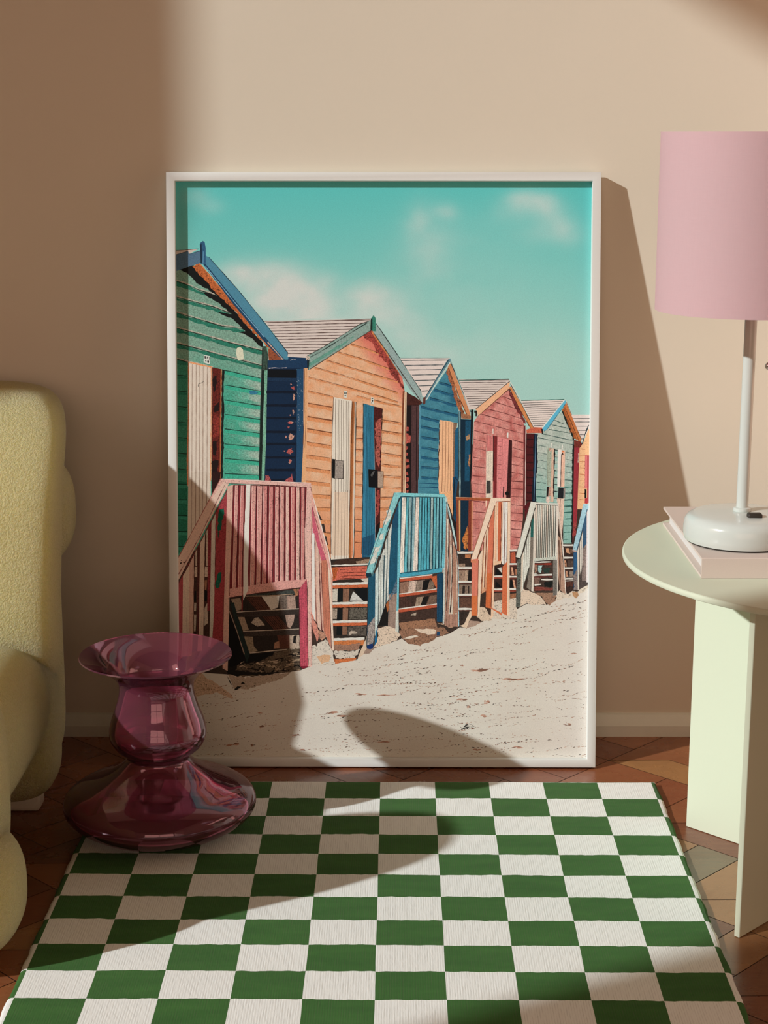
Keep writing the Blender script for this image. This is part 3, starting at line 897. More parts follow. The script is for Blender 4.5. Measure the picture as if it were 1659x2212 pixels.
P_(K('420,420 470,360 520,350 430,740'), (84, 24, 28), (.5, 0, .8))
P_(J('808,1158 888,1170 868,1818 800,1812'), (154, 160, 138), (.3, .5, .25))
P_(J('830,1165 888,1170 884,1230 826,1220'), (190, 150, 130), (.7, 0, .9), 1)
P_(J('885,1170 926,1176 912,2090 858,2092'), (208, 170, 144), (.12, .25, .15))
P_(J('922,1178 944,1182 930,1600 926,2000 905,2005'), (24, 22, 22), (0, 0, 0), .7)
P_(J('988,1190 1052,1196 1040,1832 978,1830'), (222, 208, 194), (.06, .06, .05))
P_(J('1050,1206 1112,1212 1100,1835 1042,1832'), (222, 174, 146), (.15, .2, .15))
S_(J('1048,1270 1036,1830'), 1.4, (70, 50, 42))
P_(J('1062,1215 1100,1215 1095,1240 1060,1240'), (200, 110, 66), (.6, 0, .8))
P_(J('1056,1250 1080,1250 1084,1275 1072,1290 1056,1282'), (60, 40, 36), (0, 0, 0), .8)
P_(J('975,2020 1100,2025') + K('1085,600 1040,1100 1000,700 985,400 970,330'), (216, 182, 158), (.2, .3, .25))
S_(J('1030,2035') + K('1020,520'), 1.6, (60, 44, 38))
P_(J('998,1840 1088,1846 1082,2030 990,2026'), (28, 30, 32), (.4, 0, .2))
P_(J('1090,1850 1115,1855 1110,2020 1085,2025'), (140, 120, 110), (.4, 0, .4))
P_(J('798,1825 832,1830 822,2000 792,1996'), (32, 24, 22))
P_(J('832,1830 870,1830 862,1990 824,1995'), (176, 132, 112), (.4, .3, .4))
P_(J('790,2000 845,1995 850,2080 815,2110 785,2070'), (216, 186, 168), (.3, 0, .3))
for o_ in ('118,905 146,905 142,1000 120,992', '876,1075 896,1075 892,1160 878,1160', '1058,1110 1074,1110 1072,1195 1058,1190'):
    P_(J(o_), (214, 206, 190), (.2, 0, .2))
S_(J('1252,1000 1245,1500 1236,2212') + K('1224,1040'), 3.0, (22, 26, 24), (0, 0, 0), .6, 5)
P_(J('1262,1025 1380,1058 1402,1092 1400,1158 1265,1152'), (112, 46, 36), (.4, .1, .35))
P_(J('1268,1155 1358,1158 1345,1500 1322,2212') + K('1310,700 1290,760 1240,1060 1245,700') + J('1250,2212'), (146, 46, 52), (.22, .15, .15))
S_(J('1340,1260 1332,1420'), 1.0, (210, 190, 170), (0, 0, 0), .8, 3)
P_(K('1250,720 1320,700 1290,900 1250,960'), (150, 60, 56), (.7, 0, 1.0), 2)
# hut six, cut by the edge of the sheet
P_(J('1215,598 1560,598 1560,780 1430,1010 1405,1095 1385,1000'), (216, 194, 180), (.05, 0, .04))
for y_, l_, r_ in ((662, 1250, 1540), (722, 1278, 1540), (796, 1308, 1505), (868, 1338, 1475), (940, 1365, 1448), (1010, 1388, 1428)):
    S_(J('%d,%d %d,%d' % (l_, y_, r_, y_)), 1.5, (96, 92, 86), (0, 0, 0), .3)
P_(J('1358,1170 1410,1100 1510,850 1560,830 1560,2212 1320,2212'), (228, 172, 124), (.15, .05, .2))
for y_ in range(1180, 2100, 108):
    S_(J('1356,%d 1450,%d' % (y_, y_ + 10)), 1.1, (190, 112, 70), (0, 0, 0), .6, 5)
P_(J('1450,1285 1560,1290 1560,1320 1450,1310'), (190, 96, 80))
P_(J('1450,1295 1512,1300 1508,1860 1446,1860'), (210, 112, 106), (.1, .2, .1))
P_(J('1490,1300 1560,1300 1560,2110 1486,2100'), (170, 64, 66), (.2, .2, .1))
P_(J('1446,1868 1478,1870 1476,2022 1444,2018'), BLACK)
P_(J('1448,2024 1500,2022 1495,2120 1445,2110'), (176, 56, 58), (.2, .2, .2))
S_(J('1515,775 1450,940 1405,1100'), 2.2, (36, 50, 52), (0, 0, 0), .5)
for y_ in range(1390, 1960, 60):
    P_(J('1432,%d 1446,%d 1444,%d' % (y_, y_ + 4, y_ + 22)), (40, 30, 26))

# ---- dark spaces and steps under the huts ---------------------------------------
WHT, RUST = (212, 202, 186), (190, 96, 58)
P_(F('410,380 880,350 860,1300 820,1340 760,1500 450,1480 430,600'), (44, 36, 30), (.4, .1, .4))
P_(F('490,380 840,360 835,440 420,440'), (60, 40, 30), (.6, 0, .6))
P_(F('710,400 880,370 870,420 720,430'), (150, 120, 96), (.5, 0, .6), 1)
P_(F('500,690 560,690 550,1280 480,1280'), (14, 18, 18), (.3, 0, .3))
P_(F('560,700 632,700 620,1000 605,1275 550,1280'), (130, 92, 70), (.3, .4, .4))
P_(F('632,720 690,740 780,880 850,860 850,700 640,700'), (10, 14, 16))
P_(F('680,760 800,872 690,870 640,870'), (196, 190, 178), (.1, 0, .3))
P_(F('420,730 495,730 490,880 425,880'), (198, 184, 164), (.2, 0, .5))
P_(F('430,960 490,960 485,1090 435,1090'), (160, 140, 120), (.5, 0, .8))
P_(F('640,960 850,955 840,1090 630,1095'), (92, 84, 72), (.8, 0, 1.0))
P_(F('620,1180 840,1170 830,1290 610,1290'), (84, 74, 64), (.8, 0, 1.0))
P_(F('630,1240 700,1230 740,1255 640,1280'), (176, 156, 136), (.3, 0, .5), 1)
P_(F('765,610 860,600 858,655 820,655'), (196, 180, 160))
P_(F('425,470 845,460 838,605 500,622 420,645'), (198, 98, 76), (.3, .2, .55))
for y_ in (490, 530, 570, 600):
    S_(F('520,%d 640,%d 835,%d' % (y_ + 10, y_ + 4, y_)), 1.0, (84, 34, 26), (0, 0, 0), .8, 5)
P_(F('425,470 500,478 470,610 420,650'), (172, 84, 44), (.5, .2, .6), 1)
S_(F('418,452 640,446 855,434'), 3.2, WHT, (.1, 0, .1), .4)
S_(F('418,470 845,455'), 1.0, (40, 26, 22))
for ya, hb, xa, xb in ((660, 38, 425, 852), (892, 36, 428, 850), (1112, 36, 438, 845), (1322, 66, 448, 815)):
    P_(F('%d,%d %d,%d %d,%d %d,%d' % (xa, ya - 2, xb, ya - 12, xb, ya + 18, xa, ya + 28)), WHT, (.1, 0, .15), .5)
    P_(F('%d,%d %d,%d %d,%d %d,%d' % (xa, ya + 28, xb, ya + 18, xb, ya + 18 + hb, xa, ya + 30 + hb)), RUST if hb < 60 else (194, 112, 62), (.3, .1, .4), .6)
    S_(F('%d,%d %d,%d' % (xa, ya + 32 + hb, xb, ya + 20 + hb)), 1.3, (34, 20, 16), (0, 0, 0), .8, 4)
P_(F('450,1400 700,1390 780,1370 740,1470 460,1470'), (148, 108, 86), (.4, 0, .5), 1.5)

# under the first railing
P_(H('130,480 980,390 985,1120 700,1180 345,1290 110,1360'), (40, 32, 27), (.5, .1, .6))
P_(H('330,500 510,488 700,700 862,880 862,1112 750,1115 700,920'), (84, 48, 36), (.35, 0, .5))
for k in range(9):
    o_ = k * 26
    S_(H('%d,500 %d,690 %d,880' % (345 + o_ * .9, 500 + o_, 665 + o_)), 1.1, (34, 20, 16), (0, 0, 0), .7, 6)
P_(H('528,490 738,484 722,620 640,650'), (196, 182, 164), (.12, 0, .25))
P_(H('738,482 925,475 938,640 905,800 868,872 835,850 800,690 740,640'), (160, 130, 112), (.3, .35, .4))
P_(H('738,482 830,478 835,640 740,645'), (104, 88, 76), (.5, .4, .6))
P_(H('160,520 272,508 300,640 225,662 190,600'), (146, 122, 100), (.3, .3, .4))
P_(H('245,735 320,735 375,890 305,900'), (150, 124, 102), (.3, .3, .4))
P_(H('310,965 420,970 432,1080 480,1140 380,1165'), (136, 116, 92), (.4, .3, .5))
P_(H('400,800 440,750 490,740 560,830 480,850'), (170, 150, 130), (.4, 0, .6), 1)
P_(H('860,955 985,948 985,1105 862,1112'), (176, 152, 130), (.3, .2, .4))
P_(H('905,960 945,955 935,1050 900,1040'), (24, 20, 18), (0, 0, 0), 1)
P_(H('680,1040 735,1020 740,1110 670,1115'), (150, 106, 80), (.3, .2, .4))
P_(H('130,640 240,900 320,1160 380,1180 700,1150 560,1260 345,1290 115,1365 125,900'), (10, 11, 11), (.1, 0, 0), 1)
P_(H('150,560 195,560 250,760 385,1180 350,1285 250,960'), (28, 40, 36), (.4, .2, .3))
S_(H('140,660 230,900 320,1180'), 1.8, (150, 124, 106), (.3, 0, .2))
P_(H('228,680 600,655 972,638 972,700 600,728 236,735'), (52, 42, 36), (.5, .1, .6))
S_(H('228,676 600,654 972,636'), 1.5, (190, 168, 146), (.2, 0, .2))
P_(H('305,910 640,895 978,880 978,940 640,955 320,965'), (56, 45, 38), (.5, .1, .6))
S_(H('305,906 640,892 978,876'), 1.5, (184, 162, 140), (.2, 0, .2))
S_(H('385,1166 640,1140 980,1108'), 2.0, (186, 164, 140), (.2, 0, .2))
P_(H('330,470 700,440 880,405 970,395 960,460 740,465 500,482'), (58, 60, 54), (.6, 0, .7), 1)
S_(H('330,486 600,482 900,462'), 1.6, (170, 140, 112), (.3, 0, .3))
P_(H('900,405 970,395 968,470 930,500'), (150, 100, 70), (.7, 0, .8), 1.4)

# ---- sand foreground ---------------------------------------------------------------
sand_top = PX('360,1482 420,1452') + H('110,1420 220,1440 500,1440 760,1400 980,1375 1085,1335 1120,1320') + F('185,1640 240,1640 430,1640 470,1625 730,1570 790,1500 850,1465 910,1450 990,1420 1250,1330') + \
    L('480,600 560,660 700,680 830,640 900,590 1060,545 1180,470 1270,480 1440,410 1659,280') + K('60,2240 270,2190 450,2090 800,2105 950,2020 985,1950 1130,1945 1240,1900 1340,1890 1500,1730 1600,1700')
P_(sand_top + PX('1290,1665 360,1665'), sand, (.05, 0, 0))


def blob(z_, txt, col, tex=(.4, 0, .5), jag=1.5):
    P_(z_(txt), col, tex, jag)


# mounds of sand between and below the steps
blob(F, '185,1400 260,1380 350,1330 440,1470 460,1640 185,1650', (206, 190, 170), (.12, 0, .55), 2)
blob(F, '240,1540 330,1515 410,1530 390,1600 300,1620', (206, 160, 120), (.2, 0, .2), 1.5)
blob(F, '190,1270 260,1380 240,1420 185,1360', (60, 44, 36), (.4, 0, .5))
blob(F, '440,1470 640,1480 760,1455 700,1560 470,1560', (202, 186, 166), (.1, 0, .8), 1.5)
P_(F('455,1570 725,1555 700,1585 465,1625'), (192, 104, 58), (.3, .1, .4), .6)
blob(F, '735,1560 850,1280 845,1460 800,1520', (206, 178, 150), (.1, 0, .15), .8)
blob(F, '960,1200 1100,1170 1190,1180 1250,1290 1180,1360 1000,1420 920,1440 975,1290', (210, 184, 158), (.15, 0, .75), 2)
blob(F, '840,1440 930,1440 880,1500 800,1500', (150, 122, 104), (.3, 0, .3), 1)
blob(L, '450,510 500,440 700,400 900,370 910,470 1000,480 1060,545 900,590 830,640 700,685 560,665 490,600', (140, 100, 76), (.5, 0, .8), 2)
blob(L, '480,480 620,415 880,375 700,410 560,450', (214, 196, 174), (.1, 0, .2), 1)
blob(L, '640,490 840,485 895,500 880,550 800,560 700,530', (212, 186, 160), (.1, 0, .35), 1.2)
blob(L, '500,600 650,565 690,580 560,610', (212, 194, 172), (.1, 0, .2), .8)
blob(L, '905,520 945,525 940,570 905,575', (28, 62, 90), (.2, 0, .2), .6)
blob(L, '910,410 1000,440 1050,470 1150,460 1170,330 1050,300 1000,440', (200, 160, 130), (.3, 0, .8), 1.5)
blob(L, '1180,455 1230,430 1310,250 1330,320 1290,400 1260,480', (214, 184, 154), (.1, 0, .2), .8)
blob(L, '1260,480 1300,390 1440,405 1340,465', (164, 134, 114), (.2, 0, .2), .8)
blob(L, '1390,220 1480,230 1560,360 1560,390 1440,400 1385,340', (206, 178, 150), (.2, 0, .7), 1.2)
blob(K, '160,2010 270,1920 360,1830 560,1890 720,1980 800,2100 460,2090 350,2130 200,2130', (212, 186, 160), (.1, 0, .6), 2)
blob(K, '560,1870 680,1850 900,1860 960,1950 940,2040 850,2110 790,2080 720,1980', (150, 112, 88), (.45, 0, .6), 2)
blob(K, '980,1900 1010,1850 1130,1930 1260,1850 1340,1890 1400,1740 1560,1720 1560,1800 1300,1960 1130,1980 960,2020', (212, 190, 166), (.1, 0, .7), 2)
blob(K, '1240,1890 1330,1880 1350,1930 1290,1990 1240,1960', (180, 132, 92), (.3, 0, .4), 1.2)
blob(K, '-20,2000 40,1960 40,2130 -30,2160', (204, 150, 112), (.3, 0, .6), 1.5)
# strewn wrack in front of the first steps
blob(H, '215,1320 330,1290 480,1270 600,1230 700,1150 900,1120 985,1115 990,1370 760,1400 500,1440 220,1450', (88, 72, 56), (.7, 0, 1.0), 2.5)
for k in range(70):
    x_, y_ = R2.uniform(215, 960), 0
    y_ = R2.uniform(1300 - (x_ - 215) * .2, 1440 - (x_ - 215) * .09)
    l_ = R2.uniform(30, 120)
    S_(H('%f,%f %f,%f %f,%f' % (x_, y_, x_ + l_ * .5, y_ + R2.uniform(-22, 10), min(988, x_ + l_), y_ + R2.uniform(-30, 12))), R2.uniform(.9, 2.6), R2.choice([(14, 13, 11), (16, 15, 13), (168, 142, 114), (150, 122, 94)]), (.3, 0, .2), .8, 4)
blob(H, '110,1345 220,1310 215,1370 500,1400 760,1385 700,1420 300,1440 120,1420', (22, 20, 17), (.4, 0, .5), 2.5)
P_(H('120,1420 330,1460 620,1420 880,1395 780,1470 560,1530 360,1590 190,1600'), (168, 144, 122), (.25, 0, .45), 2)
for tx in ('190,1610 230,1565 290,1560 250,1600', '270,1535 295,1510 325,1530', '110,1440 150,1500 190,1600'):
    P_(H(tx), (28, 24, 20), (0, 0, 0), 1.2)
blob(PX, '366,1476 420,1446 470,1478 500,1500 508,1512 470,1495 430,1505 366,1510', (196, 160, 130), (.3, 0, .7), 2)

# ---- first railing: pink ---------------------------------------------------------
PKC, PKL, PKM, PKD = (212, 168, 150), (206, 146, 132), (198, 126, 116), (112, 34, 38)
P_(C('60,1360 150,1220 145,1659 150,2200 60,2300'), (158, 66, 68), (.3, .2, .3))
P_(C('230,1080 480,620 540,520 510,1659 480,2150 215,2200'), (66, 42, 34), (.5, .4, .5))
for tx, cc in (('275,1130 310,1130 310,1250 272,1255', (196, 172, 150)), ('395,1130 440,1130 435,1250 390,1255', (196, 172, 150)), ('285,930 310,900 308,1120 288,1120', (190, 166, 144)), ('275,1560 300,1560 295,1659 272,1659', (190, 170, 150)),
               ('390,1290 430,1290 420,1400 390,1420', (150, 104, 76)), ('420,700 450,640 440,1120 415,1120', (196, 172, 148)), ('390,1640 430,1560 440,1800 380,1850', (186, 164, 142)), ('272,1700 300,1700 290,1900 270,1900', (180, 160, 140))):
    P_(C(tx), cc, (.3, .2, .4))
P_(C('275,1420 298,1420 296,1550 270,1550'), BLACK)
P_(C('390,1400 430,1420 425,1540 388,1540'), BLACK)
P_(C('315,880 345,830 340,1659 320,2000 305,2000'), (84, 40, 36), (.5, .4, .5))
P_(C('440,640 482,590 470,1240 455,1659 430,1659'), (130, 48, 50), (.5, .4, .5))
for x0, x1, b0, b1, y0, y1, yb, cc in ((140, 230, 130, 215, 1240, 1080, 2200, (208, 180, 156)), (215, 275, 210, 262, 1100, 980, 2200, (204, 162, 142)), (345, 405, 325, 385, 830, 720, 2150, (206, 178, 154)), (480, 532, 455, 510, 600, 490, 2100, (198, 184, 164))):
    P_(C('%d,%d %d,%d %d,%d %d,%d' % (x0, y0, x1, y1, b1, yb, b0, yb)), cc, (.12, .2, .2))
    S_(C('%d,%d %d,%d' % (x1, y1 + 10, b1, yb)), 1.3, (70, 34, 32), (0, 0, 0), .6)
P_(C('535,470 670,225 650,900 625,1659 600,2300 480,2150 510,1659 530,900'), (150, 56, 58), (.45, .1, .5))
P_(C('565,445 632,425 628,520 600,600 600,690 555,705 560,560'), (18, 84, 62), (.3, 0, .1), 1.4)
P_(C('555,715 572,700 565,790 556,780'), (20, 70, 54))
P_(C('530,1300 560,1200 600,1190 590,1270 585,1370 550,1395 528,1370'), (20, 88, 66), (.4, 0, .3), 1.4)
P_(C('65,1055 585,85 640,80 690,130 672,170 75,1310 60,1345'), (212, 176, 154), (.1, 0, .2))
P_(C('585,85 640,100 600,150 480,320 430,400 400,430'), (208, 160, 142), (.3, 0, .4))
S_(C('640,150 340,770 70,1250'), 1.2, (120, 62, 58), (0, 0, 0), .6)
S_(C('665,215 350,830 150,1200 68,1360'), 2.2, (104, 46, 44), (.2, 0, .2), .6)
S_(C('585,85 65,1055'), 1.3, (150, 84, 76), (0, 0, 0), .5)
for tx in ('105,1045 130,1050 120,1060', '100,1080 130,1075 125,1090 105,1100', '140,1075 175,1070 150,1090'):
    P_(C(tx), (60, 40, 36))
# slatted panel
P_(C('735,150 1645,178 1625,1290 830,1380 690,1400'), PKD, (.3, .3, .25))
bars = [(762, 802, 728, 772, PKL), (832, 872, 798, 838, PKM), (962, 1012, 942, 992, PKL), (1030, 1088, 1018, 1062, PKL), (1102, 1146, 1086, 1132, PKM), (1174, 1216, 1158, 1206, PKM), (1244, 1284, 1238, 1278, PKL), (1304, 1346, 1302, 1344, PKL), (1372, 1406, 1366, 1402, PKC), (1434, 1472, 1428, 1468, PKM), (1494, 1532, 1492, 1530, PKC), (1558, 1592, 1552, 1590, PKM)]
for a0, a1, b0, b1, cc in bars:
    P_(C('%d,%d %d,%d %d,1385 %d,1385' % (a0, 150 + (a0 - 740) * .03, a1, 150 + (a1 - 740) * .03, b1, b0)), cc, (.2, .3, .55))
    S_(C('%d,160 %d,1370' % (a1 + 3, b1 + 3)), 1.3, (58, 16, 20), (0, 0, 0), .6)
    S_(C('%d,160 %d,1370' % (a0 + 2, b0 + 2)), 1.0, (226, 184, 168), (0, 0, 0), .5)
P_(C('690,1395 835,1372 1130,1330 1300,1300 1625,1278 1585,1372 1200,1420 690,1502'), PKL, (.25, 0, .4))
S_(C('690,1500 1000,1450 1585,1374'), 1.5, (70, 36, 30), (0, 0, 0), .5)
S_(C('830,150 700,150 1640,182'), 1.4, (104, 50, 48), (0, 0, 0), .5)
P_(C('892,145 946,145 930,700 916,1190 920,1400 860,1530 862,900'), (218, 208, 192), (.06, .06, .1))
S_(C('888,160 860,900 845,1659'), 2.2, (120, 48, 46), (.2, 0, .2), .5)
P_(C('585,82 640,78 1200,108 1668,130 1675,182 1200,150 655,130'), (212, 166, 150), (.2, 0, .5))
S_(C('655,132 1200,154 1672,184'), 1.3, (84, 40, 38), (0, 0, 0), .5)
S_(C('600,80 1200,108 1668,130'), 1.2, (226, 200, 184))
P_(C('668,170 742,150 725,700 695,1400 692,1659') + H('120,1380 60,1350 75,600') + C('635,1400 655,700'), (208, 162, 142), (.15, .15, .25))
S_(C('742,160 722,760 692,1480'), 1.5, (92, 32, 36), (0, 0, 0), .5)
S_(H('75,480 55,1340'), 1.3, (120, 60, 54))
P_(F('100,0 180,0 185,1659 128,1659 110,600'), (216, 172, 154), (.2, .15, .45))
P_(E('125,835 175,850 180,1400') + F('182,60 112,60') + E('100,1500'), (214, 168, 152), (.2, .15, .5))
S_(E('178,860 182,1400') + F('184,700 186,1640'), 1.4, (120, 62, 54), (0, 0, 0), .7)
P_(F('30,745 125,612 135,1200 142,1659 50,1659 40,1000'), (178, 72, 84), (.4, .5, .45))
S_(F('128,640 136,1200 142,1640'), 1.4, (84, 28, 34), (0, 0, 0), .7)
S_(F('30,760 45,1640'), 1.4, (70, 24, 28), (0, 0, 0), .7)
P_(H('990,1320 1080,1320 1060,1345 1010,1350'), (120, 30, 44))
# its sloping right-hand side
P_(E('175,880 200,950 395,1659') + F('435,575 430,1480 330,1240 190,1060 180,200') + E('180,1400'), (206, 158, 136), (.15, .2, .3))
P_(F('186,0 216,0 222,1110 190,1040'), (222, 212, 198), (.05, 0, .1))
P_(F('236,140 268,200 300,1240 255,1180 240,600'), (210, 172, 150), (.15, .2, .3))
for tx in ('222,40 226,700 246,1180', '270,240 285,800 305,1230', '296,420 318,900 335,1240'):
    S_(F(tx), 1.7, (96, 40, 40), (.2, 0, .2), .6)
P_(F('300,392 372,380 402,1000 412,1420 330,1235'), (186, 112, 86), (.25, .4, .2))
S_(F('372,390 400,900 420,1440'), 1.3, (84, 42, 34), (0, 0, 0), .5)
P_(F('370,350 402,420 452,1478 428,1450 400,900'), (222, 194, 170), (.1, .1, .15))
P_(E('186,1080 215,1150 350,1659') + F('356,385 300,392 210,60') + E('195,1400'), (192, 88, 102), (.3, .1, .3))
P_(E('178,900 205,985 385,1659') + F('432,575 425,590 250,40') + E('330,1659 190,1090'), (216, 158, 142), (.2, .1, .3))
S_(E('200,960 385,1620') + F('432,580'), 2.2, (224, 204, 186))
S_(E('190,1080 350,1640'), 1.2, (130, 52, 62), (0, 0, 0), .5)
blob(F, '175,1000 215,1100 270,1230 250,1370 200,1230 185,1130', (204, 130, 110), (.4, .2, .6), 1.5)
blob(F, '255,1220 340,1250 350,1300 310,1350 280,1320', (180, 130, 104), (.5, 0, .8), 1.5)

# ---- second railing: teal ----------------------------------------------------------
TQ, TQD, TQL, BLU = (98, 170, 176), (26, 84, 100), (150, 196, 190), (28, 78, 98)
P_(F('985,400 1215,0 1215,1180 1000,1170 975,1150'), (44, 70, 76), (.4, .3, .4))
P_(E('1060,1560 1240,1000 1260,1659 1020,1659'), (40, 74, 84), (.4, .3, .4))
for tx in ('985,430 1012,360 1002,1130 984,1160', '1016,330 1046,250 1032,1000 1006,1100', '1060,205 1088,130 1064,960 1044,990', '1096,95 1132,10 1112,830 1078,900'):
    P_(F(tx), (196, 194, 180), (.25, .5, .3))
for tx in ('1030,1640 1060,1560 1055,1659', '1062,1500 1090,1420 1085,1659 1060,1659', '1098,1390 1140,1280 1135,1659 1090,1659'):
    P_(E(tx), (196, 194, 180), (.2, .4, .3))
P_(E('1148,1250 1225,1020 1220,1659 1140,1659'), (26, 70, 92), (.2, .2, .25))
P_(F('1140,0 1222,0 1205,780 1100,812 1112,400'), BLU, (.25, .3, .3))
P_(F('1110,800 1205,730 1196,1210 1094,1172'), (148, 122, 106), (.35, .5, .4))
P_(F('1112,860 1160,720 1205,600 1205,780 1150,800 1120,860'), (80, 100, 112), (.8, .3, .8))
P_(F('975,1180 1070,900 1100,870 1095,1170 1020,1170'), (22, 20, 18), (.3, 0, .3))
P_(F('1070,920 1100,870 1110,960 1090,1010'), (160, 90, 50), (.4, 0, .4))
P_(E('1222,1030 1255,960 1250,1659 1215,1659'), TQ, (.25, .2, .3))
P_(F('1214,0 1248,0 1240,600 1226,1250 1190,1240 1205,700'), (112, 182, 188), (.25, .3, .3))
P_(F('1190,1000 1226,980 1222,1256 1184,1236'), (200, 196, 180), (.2, .2, .3))
S_(E('1256,960 1250,1659') + F('1238,700 1226,1250'), 1.4, (40, 60, 64), (0, 0, 0), .6)
P_(F('862,590 945,540 945,1000 930,1290 905,1450 842,1440 852,900'), (28, 76, 94), (.25, .3, .4))
P_(F('850,1180 940,1060 935,1300 905,1400 842,1400'), (150, 136, 126), (.8, .4, .8), 1)
P_(F('850,1410 905,1380 920,1440 880,1455 842,1440'), (20, 46, 92), (.3, 0, .3), 1)
P_(F('945,530 988,450 984,900 975,1150 940,1300 942,900'), (196, 204, 192), (.2, .3, .3))
P_(F('945,1270 972,1180 965,1360 930,1415'), (30, 96, 130), (.2, 0, .2), .8)
S_(F('862,600 852,1000 842,1430'), 1.3, (22, 40, 50), (0, 0, 0), .6)
S_(F('986,460 980,1000 975,1150'), 1.2, (50, 60, 60), (0, 0, 0), .6)
P_(E('1170,908 1250,905 1255,930 1232,965 1090,1330 1000,1659 905,1659 1060,1250'), (132, 188, 184), (.25, .1, .35))
P_(F('1000,0 1110,0 1000,270 912,580 890,540 832,540 880,360'), (132, 186, 182), (.25, .1, .35))
for tx, z_ in (('1080,1130 1120,1100 1150,1130 1110,1240 1060,1290', E), ('1040,1250 1100,1180 1080,1300 1040,1290', E), ('940,1560 1010,1540 960,1659 920,1640', E), ('880,390 960,260 990,240 950,420 890,440', F), ('1000,90 1040,60 1030,130 1000,150', F)):
    P_(z_(tx), (206, 200, 184), (.3, 0, .5), 1.8)
S_(E('1170,908 1060,1250 905,1659') + F('832,540'), 1.3, (60, 96, 100), (0, 0, 0), .5)
S_(E('1240,950 1100,1310 1005,1640') + F('960,360 905,585'), 1.5, (36, 66, 74), (0, 0, 0), .5)
P_(F('832,540 898,545 890,592 832,578'), (16, 46, 58), (.2, 0, .2))
# teal panel
P_(I('30,225 560,235 540,700 528,1090 20,1170'), (30, 78, 90), (.35, .4, .3))
for a0, a1, b0, b1, cc in ((48, 96, 22, 66, (214, 202, 184)), (104, 128, 72, 104, (96, 164, 168)), (134, 164, 112, 142, (132, 160, 158)), (176, 206, 160, 186, (140, 168, 166)), (214, 252, 180, 232, (216, 198, 180)), (258, 282, 242, 268, (90, 160, 166)), (292, 318, 276, 304, (80, 156, 166)), (324, 348, 310, 338, (76, 158, 168)), (358, 382, 344, 370, (80, 156, 166)), (394, 420, 384, 404, (150, 168, 160)), (430, 454, 416, 440, (96, 166, 170)), (465, 488, 450, 476, (110, 164, 166)), (500, 528, 494, 520, (110, 166, 168))):
    P_(I('%d,245 %d,245 %d,%d %d,%d' % (a0, a1, b1, 1150 - b1 * .12, b0, 1150 - b0 * .12)), cc, (.25, .6, .3))
    S_(I('%d,250 %d,1110' % (a1 + 3, b1 + 3)), 1.2, (14, 36, 42), (0, 0, 0), .7)
P_(I('18,1158 300,1130 532,1085 522,1140 300,1170 18,1212'), (70, 150, 166), (.3, 0, .35), .5)
P_(I('540,300 590,240 580,700 556,1659') + L('1000,430 975,430') + I('530,1659 530,1090'), (186, 184, 170), (.25, .45, .35))
P_(I('535,230 575,235 570,700 552,1090 520,1100 540,700'), (112, 176, 182), (.25, .3, .35))
S_(I('532,260 520,1090'), 1.4, (20, 50, 58), (0, 0, 0), .6)
P_(I('0,195 30,190 550,208 572,245 30,236 0,262'), (126, 190, 188), (.25, 0, .45))
S_(I('30,236 560,246'), 1.3, (30, 66, 72), (0, 0, 0), .6)
# beneath the teal panel
P_(I('12,1205 465,1150 470,1659') + L('920,420 450,510') + I('5,1640'), (62, 44, 36), (.5, .1, .5))
for tx, cc in (('20,1250 190,1235 180,1390 20,1400', (140, 104, 84)), ('130,1240 225,1235 205,1380 120,1390', (196, 168, 148)), ('230,1240 320,1230 270,1390 205,1390', (130, 110, 94)), ('300,1240 400,1225 350,1370 290,1380', (16, 16, 14)), ('380,1230 440,1260 410,1370 340,1370', (120, 98, 80)),
               ('20,1450 90,1430 160,1520 150,1620 20,1580', (70, 46, 38)), ('220,1440 310,1430 260,1560 200,1570', (150, 126, 104)), ('300,1440 370,1420 320,1560 260,1560', (22, 20, 18)), ('380,1420 460,1410 455,1540 330,1550', (110, 84, 68)), ('160,1640 220,1620 210,1659 150,1659', (160, 140, 120))):
    P_(I(tx), cc, (.45, .4, .6))
for tx, ww in (('20,1235 200,1215 410,1190', 7), ('15,1420 240,1390 462,1358', 6.5), ('5,1602 240,1570 465,1540', 7)):
    S_(I(tx), ww, (178, 82, 54), (.3, .1, .3), .15)
    S_([(x, y - ww * .55) for x, y in I(tx)], 2.2, WHT, (.1, 0, .1), .4)
    S_([(x, y + ww * .6) for x, y in I(tx)], 1.3, (50, 24, 18), (0, 0, 0), .5)
P_(L('450,420 600,400 880,365 900,440 480,500'), (150, 106, 78), (.4, 0, .6), 1)
P_(I('410,1190 460,1180 470,1360 440,1300 395,1210'), (182, 92, 54), (.35, 0, .4))
P_(I('466,1160 538,1150 534,1659') + L('975,410 905,400') + I('462,1659'), (22, 62, 84), (.3, .3, .35))
S_(I('537,1150 533,1659'), 1.4, (16, 30, 38), (0, 0, 0), .6)
# its sloping right-hand side
P_(I('575,300 600,500 720,1000 728,1659') + L('1165,460 1040,470 990,430') + I('556,1659 570,700'), (158, 116, 96), (.35, .5, .45))
for tx in ('590,500 612,480 600,1100 578,1500 568,1640', '626,640 640,640 640,1200 612,1640', '660,780 676,800 672,1250 640,1640', '690,900 700,960 700,1300 690,1640'):
    S_(I(' '.join(tx.split()[i] for i in (0, 2, 3))), 3.0, (206, 190, 168), (.2, .3, .3), .5)
for tx in ('608,520 598,1100 576,1600', '650,700 645,1200 622,1620', '684,880 682,1300 660,1640'):
    S_(I(tx), 1.4, (40, 26, 24), (0, 0, 0), .7)
P_(I('655,800 690,880 705,1620 650,1659'), (168, 122, 98), (.3, .4, .3))
S_(I('565,245 640,560 705,860 735,1060'), 4.0, (176, 196, 188), (.2, 0, .3), .3)
S_(I('575,300 640,620 715,950'), 1.3, (30, 40, 44), (0, 0, 0), .6)
